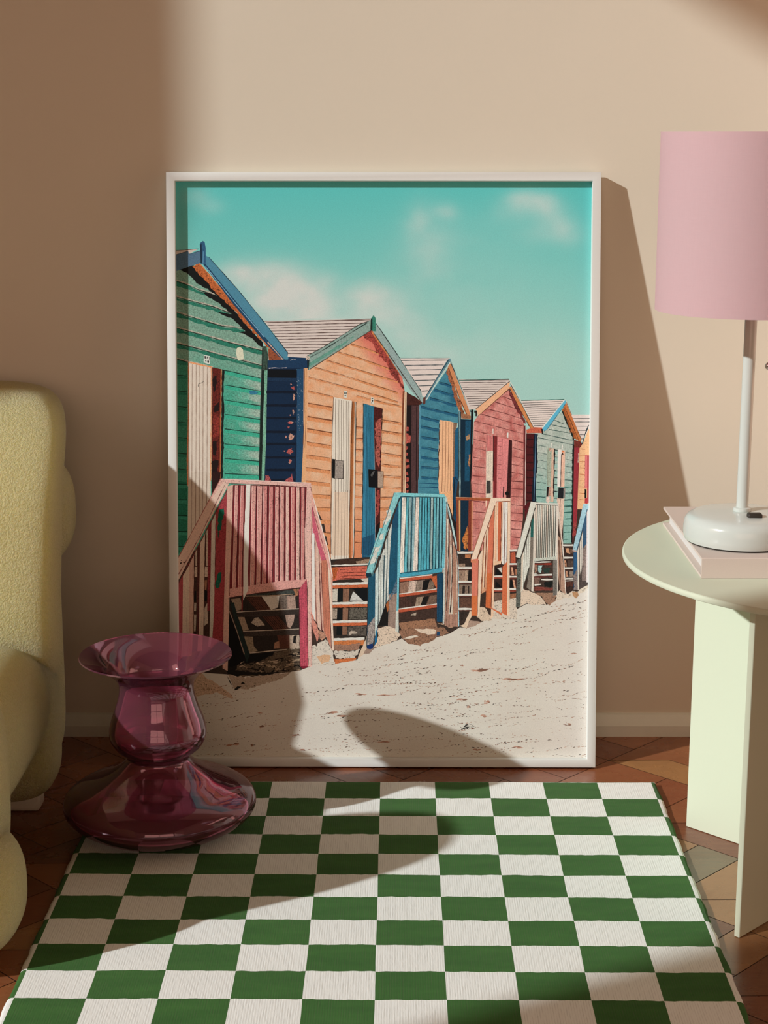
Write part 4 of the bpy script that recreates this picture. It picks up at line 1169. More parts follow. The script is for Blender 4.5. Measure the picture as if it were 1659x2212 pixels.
S_(I('718,1050 724,1659') + L('1166,460'), 2.4, (160, 196, 200), (.2, 0, .3), .4)

# ---- landing and steps between railings two and three ---------------------------------
P_(I('715,925 890,925 885,1659') + L('1310,250 1200,400 1170,380') + I('728,1659 722,1050'), (50, 38, 32), (.5, .2, .6))
for tx, cc in (('725,1040 800,1035 798,1240 728,1245', (150, 120, 98)), ('800,1110 850,1110 830,1240 798,1240', (170, 140, 114)), ('840,1110 880,1100 875,1240 830,1240', (26, 22, 20)), ('730,1290 880,1290 878,1400 730,1400', (130, 106, 88)), ('730,1450 880,1440 875,1570 735,1570', (90, 60, 46)), ('770,1300 800,1300 795,1395 765,1395', (40, 30, 26)), ('835,1300 850,1300 850,1395 835,1395', (40, 30, 26)), ('800,925 870,925 865,970 800,968', (176, 110, 70))):
    P_(I(tx), cc, (.45, .45, .6))
for y_ in (1090, 1255, 1410, 1580):
    P_(I('722,%d 890,%d 888,%d 722,%d' % (y_ - 14, y_ - 14, y_ + 10, y_ + 12)), WHT, (.08, 0, .1), .5)
    S_(I('722,%d 888,%d' % (y_ + 20, y_ + 18)), 2.6, (84, 46, 36), (.3, 0, .3), .5)
P_(I('705,895 892,892 890,918 712,920'), WHT, (.08, 0, .1), .4)
S_(I('712,924 890,922'), 1.5, (40, 26, 22))
# brown rail on the landing
P_(I('690,245 1112,252 1090,288 690,278'), (156, 78, 46), (.25, 0, .25))
S_(I('690,246 1110,254'), 1.4, (206, 140, 96))
P_(I('692,280 722,280 738,890 702,890'), (124, 60, 40), (.25, .3, .2))
P_(I('724,282 744,282 744,886 730,886'), (210, 156, 100), (.15, .2, .1))
P_(I('842,286 886,286 880,888 834,888'), (122, 52, 34), (.25, .3, .2))
S_(I('884,290 880,880'), 2.0, (206, 140, 96))
P_(I('1045,285 1062,285 1056,350 1045,360'), (226, 190, 160))

# ---- third railing: peach and orange ----------------------------------------------------
P_(I('1140,1050 1420,880 1410,1659') + L('1600,300 1560,290') + I('1130,1659'), (52, 34, 28), (.5, .2, .6))
for tx, cc in (('1165,1080 1245,1170 1240,1200 1160,1180', (12, 14, 14)), ('1185,1090 1240,1150 1235,1080', (196, 190, 176)), ('1340,910 1415,905 1410,1030 1340,1030', (176, 90, 56)), ('1340,1080 1370,1080 1390,1170 1350,1180', (196, 130, 96)), ('1370,1240 1395,1240 1405,1320 1380,1330', (196, 130, 96)), ('1150,1390 1245,1385 1240,1480 1150,1480', (110, 84, 68)),
               ('1340,1400 1410,1390 1400,1470 1340,1480', (150, 96, 66)), ('1165,1240 1240,1320 1160,1320', (14, 14, 14))):
    P_(I(tx), cc, (.3, .3, .4))
P_(I('1130,1490 1420,1440 1420,1700 1130,1700'), (206, 186, 164), (.15, 0, .85), 1)
for y_, x0, x1 in ((1040, 1335, 1420), (1192, 1145, 1412), (1348, 1030, 1408), (882, 1335, 1430)):
    P_(I('%d,%d %d,%d %d,%d %d,%d' % (x0, y_ - 12, x1, y_ - 14, x1, y_ + 8, x0, y_ + 10)), WHT, (.08, 0, .1), .4)
    S_(I('%d,%d %d,%d' % (x0, y_ + 16, x1, y_ + 14)), 2.6, (150, 66, 48), (.3, 0, .3), .4)
P_(I('985,960 1060,640 1110,500 1100,1300 1030,1380 980,1400'), (196, 140, 104), (.2, .3, .3))
PCH = (224, 190, 158)
for tx in ('1000,900 1020,780 985,1400 968,1420', '1030,720 1060,630 1035,1280 1008,1370', '1062,640 1090,560 1075,1100 1050,1200'):
    P_(I(tx), PCH, (.12, .2, .2))
for tx in ('1022,780 992,1390', '1058,660 1030,1320', '1086,600 1060,1180'):
    S_(I(tx), 1.6, (112, 54, 36), (0, 0, 0), .6)
P_(I('1095,545 1158,350 1150,700 1118,1300 1105,1572 1045,1560 1060,1200 1078,700'), (204, 110, 80), (.15, .2, .1))
P_(I('1060,1150 1120,1150 1106,1572 1045,1560'), (196, 100, 56), (.2, .2, .15))
P_(I('1150,330 1195,300 1190,1000 1150,1050 1140,1659') + L('1560,360 1548,360') + I('1108,1659 1130,1000'), (226, 186, 152), (.1, .15, .15))
S_(I('1152,350 1140,800 1112,1570'), 1.3, (120, 60, 40), (0, 0, 0), .5)
P_(I('1190,290 1312,290 1300,1010 1190,1005'), (140, 76, 52), (.3, .3, .3))
for tx, cc in (('1165,320 1180,310 1172,990 1155,1000', (220, 168, 130)), ('1196,290 1234,290 1222,1010 1192,1005', (194, 98, 64)), ('1184,295 1197,292 1188,1005 1176,1005', (226, 190, 160)), ('1234,292 1252,292 1240,1010 1224,1010', (226, 182, 150)), ('1254,292 1276,292 1262,1050 1240,1040', (220, 210, 196)), ('1282,292 1312,292 1296,1010 1280,1070 1268,1050', (222, 212, 198))):
    P_(I(tx), cc, (.1, .2, .15))
for tx in ('1236,300 1224,1000', '1279,300 1266,1050', '1313,300 1298,1000'):
    S_(I(tx), 1.4, (96, 48, 36), (0, 0, 0), .5)
P_(I('1150,1010 1232,1005 1228,1040 1150,1058'), (222, 178, 140), (.15, 0, .2))
P_(I('1248,1075 1306,1005 1302,1659') + L('1468,190 1560,190') [0:1] + I('1240,1659'), (200, 104, 66), (.2, .2, .2))
P_(L('1320,90 1390,90 1390,330 1318,330'), (200, 104, 66), (.2, .2, .2))
P_(I('1310,288 1342,288 1332,1659 1302,1659'), (224, 190, 158), (.1, .15, .15))
P_(I('1104,250 1180,255 1342,255 1342,292 1168,294 1160,340 935,1012 870,985 985,640'), (226, 198, 170), (.1, 0, .15))
S_(I('1104,250 985,640 870,985'), 1.4, (150, 92, 66), (0, 0, 0), .5)
S_(I('1155,345 1040,680 935,1010'), 1.6, (120, 66, 44), (0, 0, 0), .5)
S_(I('1180,296 1340,292'), 1.4, (140, 84, 60), (0, 0, 0), .5)
P_(I('880,988 962,975 955,1300 948,1659') + L('1385,335 1320,325') + I('878,1659'), (206, 116, 92), (.12, .15, .08))
P_(I('880,1420 950,1420 948,1659 878,1659'), (200, 106, 60), (.15, .15, .1))
P_(I('958,960 1000,880 985,1400 968,1659 946,1659'), (226, 196, 166), (.08, .1, .1))
S_(I('960,990 946,1650'), 1.2, (130, 66, 44), (0, 0, 0), .4)
P_(I('868,985 940,1010 935,1030 868,1022'), (200, 120, 84))

# ---- fourth railing: pale -----------------------------------------------------------------
PALE = (210, 204, 186)
P_(K('170,1170 300,1160 300,1850 160,1850'), (70, 40, 32), (.5, .3, .6))
for tx, cc in (('180,1220 260,1210 270,1390 180,1390', (176, 84, 58)), ('190,1460 215,1460 240,1600 200,1600', (206, 150, 116)), ('215,1680 245,1680 270,1815 240,1815', (206, 150, 116)), ('170,1680 210,1680 230,1815 165,1820', (16, 16, 14)), ('260,1500 290,1500 285,1600 265,1590', (170, 110, 80))):
    P_(K(tx), cc, (.3, .3, .4))
for y_, x1 in ((1180, 310), (1412, 300), (1628, 285), (1838, 275)):
    P_(K('160,%d %d,%d %d,%d 160,%d' % (y_ - 16, x1, y_ - 18, x1, y_ + 12, y_ + 14)), WHT, (.08, 0, .1), .4)
    S_(K('165,%d %d,%d' % (y_ + 22, x1, y_ + 20)), 1.8, (110, 50, 38), (.2, 0, .2), .4)
P_(K('570,1340 980,1290 975,1900 600,1900'), (64, 48, 40), (.5, .1, .7))
for tx, cc in (('590,1420 640,1420 620,1560 590,1560', (150, 110, 90)), ('650,1430 720,1430 700,1560 660,1560', (170, 196, 186)), ('740,1480 860,1470 830,1560 750,1570', (40, 56, 48)), ('580,1640 700,1640 660,1760 590,1760', (120, 90, 76)), ('740,1720 900,1700 880,1800 760,1800', (20, 24, 22)), ('590,1800 900,1810 900,1860 600,1860', (120, 60, 50)), ('580,1560 640,1565 640,1590 580,1590', (196, 186, 170))):
    P_(K(tx), cc, (.5, .1, .7), 1)
for tx in ('580,1378 860,1372', '580,1600 890,1590', '700,1672 905,1676', '590,1765 700,1755'):
    S_(K(tx), 3.0, WHT, (.1, 0, .2), .4)
S_(K('590,1412 880,1408'), 4.0, (130, 50, 36), (.3, 0, .3), .4)
S_(K('580,1630 890,1625'), 3.6, (96, 44, 38), (.3, 0, .3), .4)
P_(K('370,1300 590,560 590,1000 540,1700 450,1640 390,1830 350,1860'), (70, 66, 58), (.4, .4, .4))
for tx in ('372,1290 420,1150 395,1850 360,1880', '425,1140 455,1000 440,1650 405,1760', '462,980 492,880 478,1500 445,1640', '498,870 525,760 505,1440 480,1500'):
    P_(K(tx), PALE, (.2, .3, .3))
P_(K('530,700 582,590 575,1000 545,1880 455,1810 500,1500'), (120, 108, 94), (.35, .3, .4))
P_(K('532,690 582,590 572,950 520,950'), (36, 88, 78), (.3, .2, .3))
P_(K('580,420 625,400 605,1000 572,1880 535,1868 565,1300'), (214, 198, 178), (.12, .15, .2))
P_(K('605,392 992,402 975,1290 600,1340'), (66, 62, 54), (.3, .2, .2))
for k in range(12):
    a0 = 616 + k * 31.5
    b0 = 596 + k * 31.0
    P_(K('%f,395 %f,395 %f,1310 %f,1310' % (a0, a0 + 18, b0 + 18, b0)), (206, 200, 182) if k % 3 else (212, 190, 168), (.15, .3, .2))
P_(K('586,1312 780,1300 975,1275 965,1335 780,1345 582,1370'), (192, 190, 172), (.3, 0, .35), .4)
S_(K('582,1372 780,1350 965,1340'), 1.3, (60, 54, 48), (0, 0, 0), .5)
P_(K('960,395 1002,395 990,800 985,1900 968,1930 960,1340'), (214, 198, 180), (.12, .15, .2))
P_(K('905,1345 972,1335 975,1935 905,1950'), (112, 104, 94), (.35, .4, .4))
P_(K('985,900 1040,1010 1130,1930 1020,1850 985,1500'), (176, 136, 112), (.25, .3, .3))
for tx in ('1005,640 1035,1000', '1000,1000 1020,1500 1015,1840', '1010,1000 1035,1400 1030,1840'):
    S_(K(tx), 1.3, (80, 54, 44), (0, 0, 0), .6)
S_(K('1068,1050 1095,1400 1128,1920'), 2.4, (220, 204, 186), (.1, 0, .1), .3)
S_(K('992,420 1030,800 1072,1060'), 2.0, (204, 190, 172), (.1, 0, .1), .4)
P_(K('525,342 608,358 995,372 990,408 612,392 592,470 345,1330 265,1290'), PALE, (.12, 0, .2))
S_(K('610,392 800,402 990,408'), 1.3, (84, 76, 66), (0, 0, 0), .5)
S_(K('600,450 460,930 345,1325'), 1.4, (70, 66, 56), (0, 0, 0), .6)
S_(K('525,345 400,800 268,1290'), 1.2, (110, 100, 88), (0, 0, 0), .5)
P_(K('265,1290 345,1312 342,1345 280,1325'), (36, 32, 28), (.2, 0, .2), .5)
P_(K('292,1340 370,1300 360,1800 350,2140 270,2155 282,1800'), (92, 92, 82), (.8, .2, 1.0))
P_(K('365,1300 400,1200 380,1830 352,1900'), (206, 186, 162), (.2, .2, .3))

# steps and the last railing at the edge of the sheet
P_(K('1080,1090 1250,1090 1260,1850 1130,1900'), (58, 40, 34), (.5, .2, .7))
for tx, cc in (('1120,1140 1180,1140 1200,1240 1130,1220', (196, 140, 104)), ('1180,1150 1240,1150 1240,1230 1190,1220', (110, 80, 62)), ('1100,1340 1130,1340 1135,1450 1110,1450', (190, 134, 100)), ('1160,1340 1250,1350 1240,1450 1170,1450', (84, 66, 56)), ('1120,1530 1150,1520 1165,1620 1130,1630', (196, 140, 108)), ('1180,1530 1250,1520 1250,1630 1190,1630', (140, 120, 104)), ('1130,1720 1250,1710 1240,1790 1140,1800', (84, 48, 38))):
    P_(K(tx), cc, (.5, .2, .7), .8)
for y_, x0 in ((1092, 1072), (1302, 1095), (1480, 1105), (1662, 1115)):
    P_(K('%d,%d 1250,%d 1250,%d %d,%d' % (x0, y_ - 16, y_ - 18, y_ + 14, x0, y_ + 14)), WHT, (.08, 0, .1), .4)
    S_(K('%d,%d 1250,%d' % (x0, y_ + 20, y_ + 18)), 1.4, (70, 44, 36))
S_(K('1120,1700 1255,1690'), 2.6, (190, 176, 160))
P_(K('1310,1180 1560,460 1560,1730 1345,1850 1330,1500'), (78, 64, 58), (.4, .3, .4))
for tx in ('1320,1190 1350,1080 1345,1830 1325,1850', '1362,1040 1385,960 1380,1500 1362,1600', '1392,940 1415,840 1405,1400 1388,1560'):
    P_(K(tx), (212, 196, 178), (.15, .2, .2))
P_(K('1418,680 1485,540 1480,1690 1400,1680 1410,1200'), (52, 78, 100), (.3, .3, .3))
P_(K('1412,1150 1482,1050 1478,1700 1398,1690'), (130, 108, 98), (.5, .4, .5))
P_(K('1482,430 1560,440 1560,1730 1475,1720'), (214, 196, 186), (.1, .1, .15))
P_(K('1420,388 1500,385 1560,395 1560,450 1490,470 1310,1195 1240,1165'), (160, 188, 192), (.2, 0, .3))
S_(K('1490,475 1400,840 1310,1190'), 1.5, (40, 76, 96), (0, 0, 0), .5)
P_(K('1240,1160 1312,1185 1300,1215 1235,1190'), (176, 150, 140), (.2, 0, .2))
P_(K('1255,1215 1318,1200 1325,1500 1325,1850 1258,1850'), (44, 82, 114), (.25, .3, .3))
P_(K('1255,1600 1322,1500 1325,1855 1258,1850'), (130, 112, 104), (.6, .3, .6), 1)
P_(K('1320,1210 1345,1150 1350,1840 1328,1860'), (210, 194, 174), (.1, .15, .2))

# ---- marks in the sand -----------------------------------------------------------------
DK = [(52, 42, 36), (84, 62, 50), (128, 88, 68), (166, 126, 102), (110, 86, 70), (184, 152, 130)]


def in_sand(x, y):
    top = 1470 if x < 640 else 1445 if x < 720 else 1432 - (x - 720) * .29
    return y > top + 6 and y < 1646 and 378 < x < 1275


def dash(x, y, l_, w_, sl, col):
    dx = l_ / 2
    P_([(x - dx, y + sl * dx), (x - dx * .3, y - w_ * .6 - sl * dx * .3), (x + dx * .6, y - w_ * .45 - sl * dx * .6), (x + dx, y - sl * dx), (x + dx * .2, y + w_ * .6 - sl * dx * .2)], col)


for k in range(230):
    x, y = R2.uniform(380, 1260), R2.uniform(1300, 1640)
    if not in_sand(x, y):
        continue
    sl = 0.20 - 0.16 * (y - 1320) / 320 + R2.uniform(-.08, .08)
    n_ = R2.randint(4, 22)
    red = y > 1480 and R2.random() < .5
    dens = 1.0 if x > 700 else .7
    for q in range(int(n_ * dens)):
        x += R2.uniform(3, 11)
        y += -sl * 6 + R2.uniform(-2.2, 2.2)
        if not in_sand(x, y) or R2.random() < .15:
            continue
        dash(x, y, R2.uniform(2.0, 8.0), R2.uniform(.45, 1.6), sl + R2.uniform(-.35, .35), R2.choice(DK[2:]) if red else R2.choice(DK))
for k in range(900):
    x, y = R2.uniform(380, 1272), R2.uniform(1300, 1642)
    if in_sand(x, y):
        dash(x, y, R2.uniform(1.2, 4.5), R2.uniform(.5, 1.4), R2.uniform(-.3, .4), R2.choice(DK + [(180, 146, 122)] * 3))
for x, y, l_, w_ in ((1038, 1447, 34, 9), (1100, 1468, 30, 5), (1120, 1468, 44, 3.5), (1051, 1517, 14, 8), (1012, 1528, 9, 5), (1048, 1547, 18, 5), (1117, 1615, 26, 4), (1070, 1495, 16, 3), (1000, 1511, 22, 4), (1225, 1565, 16, 4), (1240, 1412, 16, 3), (998, 1438, 7, 5),
                    (504, 1608, 26, 7), (545, 1610, 9, 5), (565, 1570, 11, 6), (562, 1540, 11, 3), (641, 1588, 20, 4), (722, 1540, 26, 5), (690, 1640, 12, 5), (655, 1620, 16, 4), (735, 1546, 30, 4), (1030, 1620, 16, 4), (830, 1603, 30, 3), (780, 1500, 24, 4), (835, 1502, 40, 3)):
    for q in range(6):
        dash(x + R2.uniform(-.35, .35) * l_, y + R2.uniform(-.4, .4) * w_, l_ * R2.uniform(.3, .7), w_ * R2.uniform(.25, .55), R2.uniform(-.1, .25), R2.choice([(172, 122, 98), (186, 140, 116), (122, 86, 68)]))
for q in range(16):
    dash(1011 + R2.uniform(-13, 13), 1569 + R2.uniform(-5, 5), R2.uniform(6, 14), 1.1, R2.uniform(-.9, .9), (40, 34, 30))


def build_print():
    # sheet plane: sits 12 mm behind the front of the moulding
    off = 0.0128
    M = Matrix.Translation(pf.location) @ Matrix.Rotation(FYAW, 4, 'Z') @ frame_rot
    Mi = M.inverted()
    o3 = Mi @ Vector((0, 0, 1.0))
    c_, s_ = math.cos(PITCH), math.sin(PITCH)

    def to_sheet(x, y):
        u_, v_ = (x - 829.5) / F_PX, (1106 - y) / F_PX
        d3 = Mi.to_3x3() @ Vector((u_, c_ + v_ * s_, v_ * c_ - s_))
        k = (off - o3.y) / d3.y
        p = o3 + d3 * k
        return p.x, p.z

    verts, edges = [], []
    for pts, col, tex in INK:
        n0, n_ = len(verts), len(pts)
        verts += [Vector(p) for p in pts]
        edges += [(n0 + q, n0 + (q + 1) % n_) for q in range(n_)]
    for gx in range(372, 1284, 9):
        for gy in range(390, 1000, 9):
            verts.append(Vector((gx + (gy % 2) * 4 + 0.13, gy + 0.17)))
    for gx in range(372, 1284, 26):
        for gy in range(1000, 1655, 20):
            verts.append(Vector((gx + 0.13, gy + 0.17)))
    vo, eo, fo = delaunay_2d_cdt(verts, edges, [], 0, 1e-4)[:3]
    # which ink lies uppermost on each little face
    V = np.array([(p.x, p.y) for p in vo])
    T3 = np.array([f[:3] for f in fo])
    cen = V[T3].mean(axis=1)
    top = np.full(len(fo), -1)
    order = np.argsort(cen[:, 0])
    cx_s = cen[order, 0]
    for i in range(len(INK) - 1, -1, -1):
        p = np.array(INK[i][0])
        lo, hi = p.min(axis=0), p.max(axis=0)
        k = order[np.searchsorted(cx_s, lo[0]):np.searchsorted(cx_s, hi[0])]
        k = k[(top[k] < 0) & (cen[k, 1] >= lo[1]) & (cen[k, 1] <= hi[1])]
        if not len(k):
            continue
        qx, qy = cen[k, 0][:, None], cen[k, 1][:, None]
        ax, ay = p[:, 0][None], p[:, 1][None]
        b_ = np.roll(p, -1, axis=0)
        bx, by = b_[:, 0][None], b_[:, 1][None]
        side = (bx - ax) * (qy - ay) - (qx - ax) * (by - ay)
        wn = ((ay <= qy) & (by > qy) & (side > 0)).sum(1) - ((ay > qy) & (by <= qy) & (side < 0)).sum(1)
        top[k[wn != 0]] = i
    # the sheet's own outline in layout units
    x0, x1, z0, z1 = -X + RW - .003, X - RW + .003, RW - .003, FH - RW + .003
    me = bpy.data.meshes.new('print')
    P3 = [to_sheet(p.x, p.y) for p in vo]
    keep = [f for f, i in zip(fo, top) if i >= 0]
    ids = [int(i) for i in top if i >= 0]
    me.from_pydata([(a, off, b) for a, b in P3], [], keep)
    me.attributes.new('ink', 'FLOAT_COLOR', 'CORNER')
    me.attributes.new('ink_wear', 'FLOAT_COLOR', 'CORNER')
    buf, buf2 = [], []
    for p, i in zip(me.polygons, ids):
        col, tex = INK[i][1], INK[i][2]
        for vi in p.vertices:
            cc = col(vo[vi].x, vo[vi].y) if callable(col) else col
            buf += [min(.95, lin(max(0, cc[0])) / INK_K[0]), min(.95, lin(max(0, cc[1])) / INK_K[1]), min(.95, lin(max(0, cc[2])) / INK_K[2]), 1.0]
            buf2 += [tex[0], tex[1], tex[2], 1.0]
    me.attributes['ink'].data.foreach_set('color', buf)
    me.attributes['ink_wear'].data.foreach_set('color', buf2)
    bm = bmesh.new()
    bm.from_mesh(me)
    for pl, no in (((x0, 0, 0), (-1, 0, 0)), ((x1, 0, 0), (1, 0, 0)), ((0, 0, z0), (0, 0, -1)), ((0, 0, z1), (0, 0, 1))):
        bmesh.ops.bisect_plane(bm, geom=bm.verts[:] + bm.edges[:] + bm.faces[:], plane_co=pl, plane_no=no, clear_outer=True)
    bm.normal_update()
    for f in bm.faces:
        if f.normal.y > 0:
            f.normal_flip()
    bm.to_mesh(me)
    bm.free()
    t = NT('printed_ink')
    v = t.coord()
    col = t.n('ShaderNodeAttribute', attribute_name='ink')
    wear = t.n('ShaderNodeAttribute', attribute_name='ink_wear')
    sp = t.n('ShaderNodeSeparateColor'); t.put(sp.inputs[0], wear.outputs['Color'])
    g1 = t.noise(v, 400.0, 4.0, 0.7)
    g2 = t.noise(v, 1100.0, 1.0, 0.5)
    st = t.noise(t.coord('Object', (620, 620, 26)), 1.0, 3.0, 0.6)
    k1 = t.math('MULTIPLY', t.math('SUBTRACT', t.ramp(g1, .28, .72), 0.5), t.math('MULTIPLY', sp.outputs[0], 2.1))
    k2 = t.math('MULTIPLY', t.math('SUBTRACT', t.ramp(st, .3, .7), 0.5), t.math('MULTIPLY', sp.outputs[1], 1.5))
    k3 = t.math('MULTIPLY', t.math('SUBTRACT', g2, 0.5), 0.34)
    tot = t.math('ADD', 1.0, t.math('ADD', k1, t.math('ADD', k2, k3)))
    cmb = t.n('ShaderNodeCombineColor')
    for q in range(3):
        t.put(cmb.inputs[q], tot)
    c = t.mix(1.0, col.outputs['Color'], cmb.outputs[0], 'MULTIPLY')
    spn = t.noise(v, 520.0, 3.0, 0.6)
    spk = t.math('MULTIPLY', t.ramp(spn, .585, .64), sp.outputs[2], 0.0, True)
    c = t.mix(spk, c, (0.012, 0.010, 0.008, 1))
    t.bsdf(c, 0.7, 0.15)
    pr = link('print', me, t.m, pf)
    in_frame(pr)
    pr['label'] = 'print of weathered coloured beach huts on sand under a turquoise sky'


build_print()
#PRINT_END

# ------------------------------------------------------------------ checked rug
RC, RROW = 0.084787, 0.068548
RYAW = -0.0082097
rx0, ry0 = -2.3059 * RC, 29.4437 * RC          # column 0 / row 0 corner before the turn
cy_, sy_ = math.cos(RYAW), math.sin(RYAW)

t = NT('knitted_cotton_check')
v = t.coord()
sep = t.n('ShaderNodeSeparateXYZ'); t.put(sep.inputs[0], v)
wob = t.noise(t.coord('Object', (60, 6, 1)), 1.0, 2.0)
wob2 = t.noise(t.coord('Object', (9, 9, 1)), 1.0, 2.0)
yy = t.math('ADD', t.math('MULTIPLY', sep.outputs[1], -1 / RROW), t.math('ADD', t.math('MULTIPLY', t.math('SUBTRACT', wob, 0.5), 0.07), t.math('MULTIPLY', t.math('SUBTRACT', wob2, 0.5), 0.05)))
xx = t.math('ADD', t.math('MULTIPLY', sep.outputs[0], 1 / RC), t.math('MULTIPLY', t.math('SUBTRACT', wob2, 0.5), 0.025))
par = t.math('PINGPONG', t.math('ADD', t.math('FLOOR', xx), t.math('FLOOR', yy)), 1.0)
ribs = t.math('SINE', t.math('ADD', t.math('MULTIPLY', sep.outputs[0], 2 * pi / 0.0031), t.math('MULTIPLY', wob, 2.5)))
slub = t.noise(t.coord('Object', (330, 60, 1)), 1.0, 3.0, 0.6)
cloudy = t.noise(t.coord('Object', (12, 40, 1)), 1.0, 3.0, 0.55)
green = t.mix(cloudy, (0.018, 0.090, 0.013, 1), (0.050, 0.165, 0.030, 1))
white = t.mix(slub, (0.78, 0.82, 0.79, 1), (0.88, 0.92, 0.89, 1))
c = t.mix(par, white, green)
gap = t.ramp(ribs, -1.0, -0.55, 0.0, 1.0)
pit = t.ramp(t.noise(t.coord('Object', (200, 34, 1)), 1.0, 2.0, 0.6), 0.36, 0.62, 1.0, 0.15)
c = t.mix(t.math('MULTIPLY', t.math('MULTIPLY', t.math('SUBTRACT', 1.0, gap), pit), 0.28), c, (0.12, 0.11, 0.08, 1))
hh = t.math('ADD', t.math('MULTIPLY', t.math('MULTIPLY', ribs, pit), 0.30), t.math('MULTIPLY', slub, 1.5))
t.bsdf(c, 0.92, 0.1, t.bump(hh, 0.32, 0.0008), Sheen_Weight=0.08)
M_RUG = t.m


def build_rug():
    bm = bmesh.new()
    x0, x1 = -3.11 * RC, 7.11 * RC
    y1, y0 = 0.075 * RROW, -19.1 * RROW
    nx, ny = 180, 300
    T, ed = 0.0088, 0.0085

    def prof(d):
        d = max(0.0, min(1.0, d / ed))
        return math.sqrt(max(0.0, 1 - (1 - d) ** 2))
    xs = [x0 + (x1 - x0) * i / nx for i in range(nx + 1)]
    ys = [y0 + (y1 - y0) * i / ny for i in range(ny + 1)]
    for k in (0.0008, 0.002, 0.004):
        xs += [x0 + k, x1 - k]; ys += [y0 + k, y1 - k]
    xs = sorted(xs); ys = sorted(ys)
    top = []
    for y in ys:
        row = []
        for x in xs:
            d = min(x - x0, x1 - x, y - y0, y1 - y)
            z = T * (0.25 + 0.75 * prof(d))
            wx = wy = 0.0
            if d < 0.012:
                k = 1 - d / 0.012
                wx = 0.0022 * k * (noise.noise(Vector((x * 3, y * 34, 1.3))))
                wy = 0.0016 * k * (noise.noise(Vector((x * 34, y * 3, 7.7))))
            z += 0.0009 * noise.noise(Vector((x * 9, y * 9, 0.4))) * prof(d)
            row.append(bm.verts.new((x + wx, y + wy, z)))
        top.append(row)
    for j in range(len(ys) - 1):
        for i in range(len(xs) - 1):
            bm.faces.new((top[j][i], top[j][i + 1], top[j + 1][i + 1], top[j + 1][i]))
    ring = [top[0][i] for i in range(len(xs))] + [top[j][-1] for j in range(1, len(ys))] + \
           [top[-1][i] for i in range(len(xs) - 2, -1, -1)] + [top[j][0] for j in range(len(ys) - 2, 0, -1)]
    low = [bm.verts.new((v.co.x, v.co.y, 0.0003)) for v in ring]
    for i in range(len(ring)):
        j = (i + 1) % len(ring)
        bm.faces.new((ring[j], ring[i], low[i], low[j]))
    o = from_bm('checkered_rug', bm, M_RUG, None, pi)
    o.location = (cy_ * rx0 - sy_ * ry0, sy_ * rx0 + cy_ * ry0, 0)
    o.rotation_euler = (0, 0, RYAW)
    o['label'] = 'green and white checkered flatweave rug on the terracotta floor'
    o['category'] = 'rug'


build_rug()

# ------------------------------------------------------------------ purple glass vase
t = NT('plum_glass')
rf = t.n('ShaderNodeBsdfRefraction', ins={'Color': (0.89, 0.56, 0.72, 1), 'Roughness': 0.0, 'IOR': 1.45})
gl = t.n('ShaderNodeBsdfGlossy', ins={'Color': (1.0, 0.86, 0.92, 1), 'Roughness': 0.02})
fr = t.n('ShaderNodeFresnel', ins={'IOR': 1.65})
df = t.n('ShaderNodeBsdfDiffuse', ins={'Color': (0.95, 0.29, 0.45, 1)})
tl = t.n('ShaderNodeBsdfTranslucent', ins={'Color': (0.95, 0.29, 0.45, 1)})
ma = t.n('ShaderNodeMixShader'); ma.inputs[0].default_value = 0.5; t.put(ma.inputs[1], df); t.put(ma.inputs[2], tl)
mb = t.n('ShaderNodeMixShader'); mb.inputs[0].default_value = 0.13; t.put(mb.inputs[1], rf); t.put(mb.inputs[2], ma)
m1 = t.n('ShaderNodeMixShader'); t.put(m1.inputs[0], fr); t.put(m1.inputs[1], mb); t.put(m1.inputs[2], gl)
t.t.links.new(m1.outputs[0], t.out.inputs[0])
M_GLASS = t.m
VX, VY = -0.3285, 2.327
outp = [(0.000, 0.0), (0.070, 0.0), (0.101, 0.0015), (0.115, 0.008), (0.132, 0.020), (0.1405, 0.034), (0.137, 0.048), (0.121, 0.060), (0.099, 0.070), (0.078, 0.080), (0.061, 0.091),
        (0.050, 0.101), (0.0455, 0.109), (0.050, 0.116), (0.061, 0.125), (0.0685, 0.137), (0.0705, 0.150), (0.067, 0.167), (0.0605, 0.185), (0.0555, 0.202), (0.0535, 0.217), (0.0565, 0.230),
        (0.068, 0.243), (0.088, 0.256), (0.1095, 0.2665)]
outp = [(r, z * 0.972) for r, z in outp]
op = spline(outp, 5)
th = 0.0022
ip = []
for i, (r, z) in enumerate(op):
    a = op[max(i - 1, 0)]; b = op[min(i + 1, len(op) - 1)]
    dx, dz = b[0] - a[0], b[1] - a[1]
    L = math.hypot(dx, dz) or 1
    ip.append((max(0.0, r - dz / L * th), z + dx / L * th))
op[0] = (0.0, 0.0); ip[0] = (0.0, th)
bm = lathe_bm(op + ip[::-1], 128)
vase = from_bm('glass_vase', bm, M_GLASS, None, 1.2)
vase.location = (VX, VY, 0.0099)
vase['label'] = 'purple glass vase with flared rim and bulging base in front of the frame'
vase['category'] = 'vase'

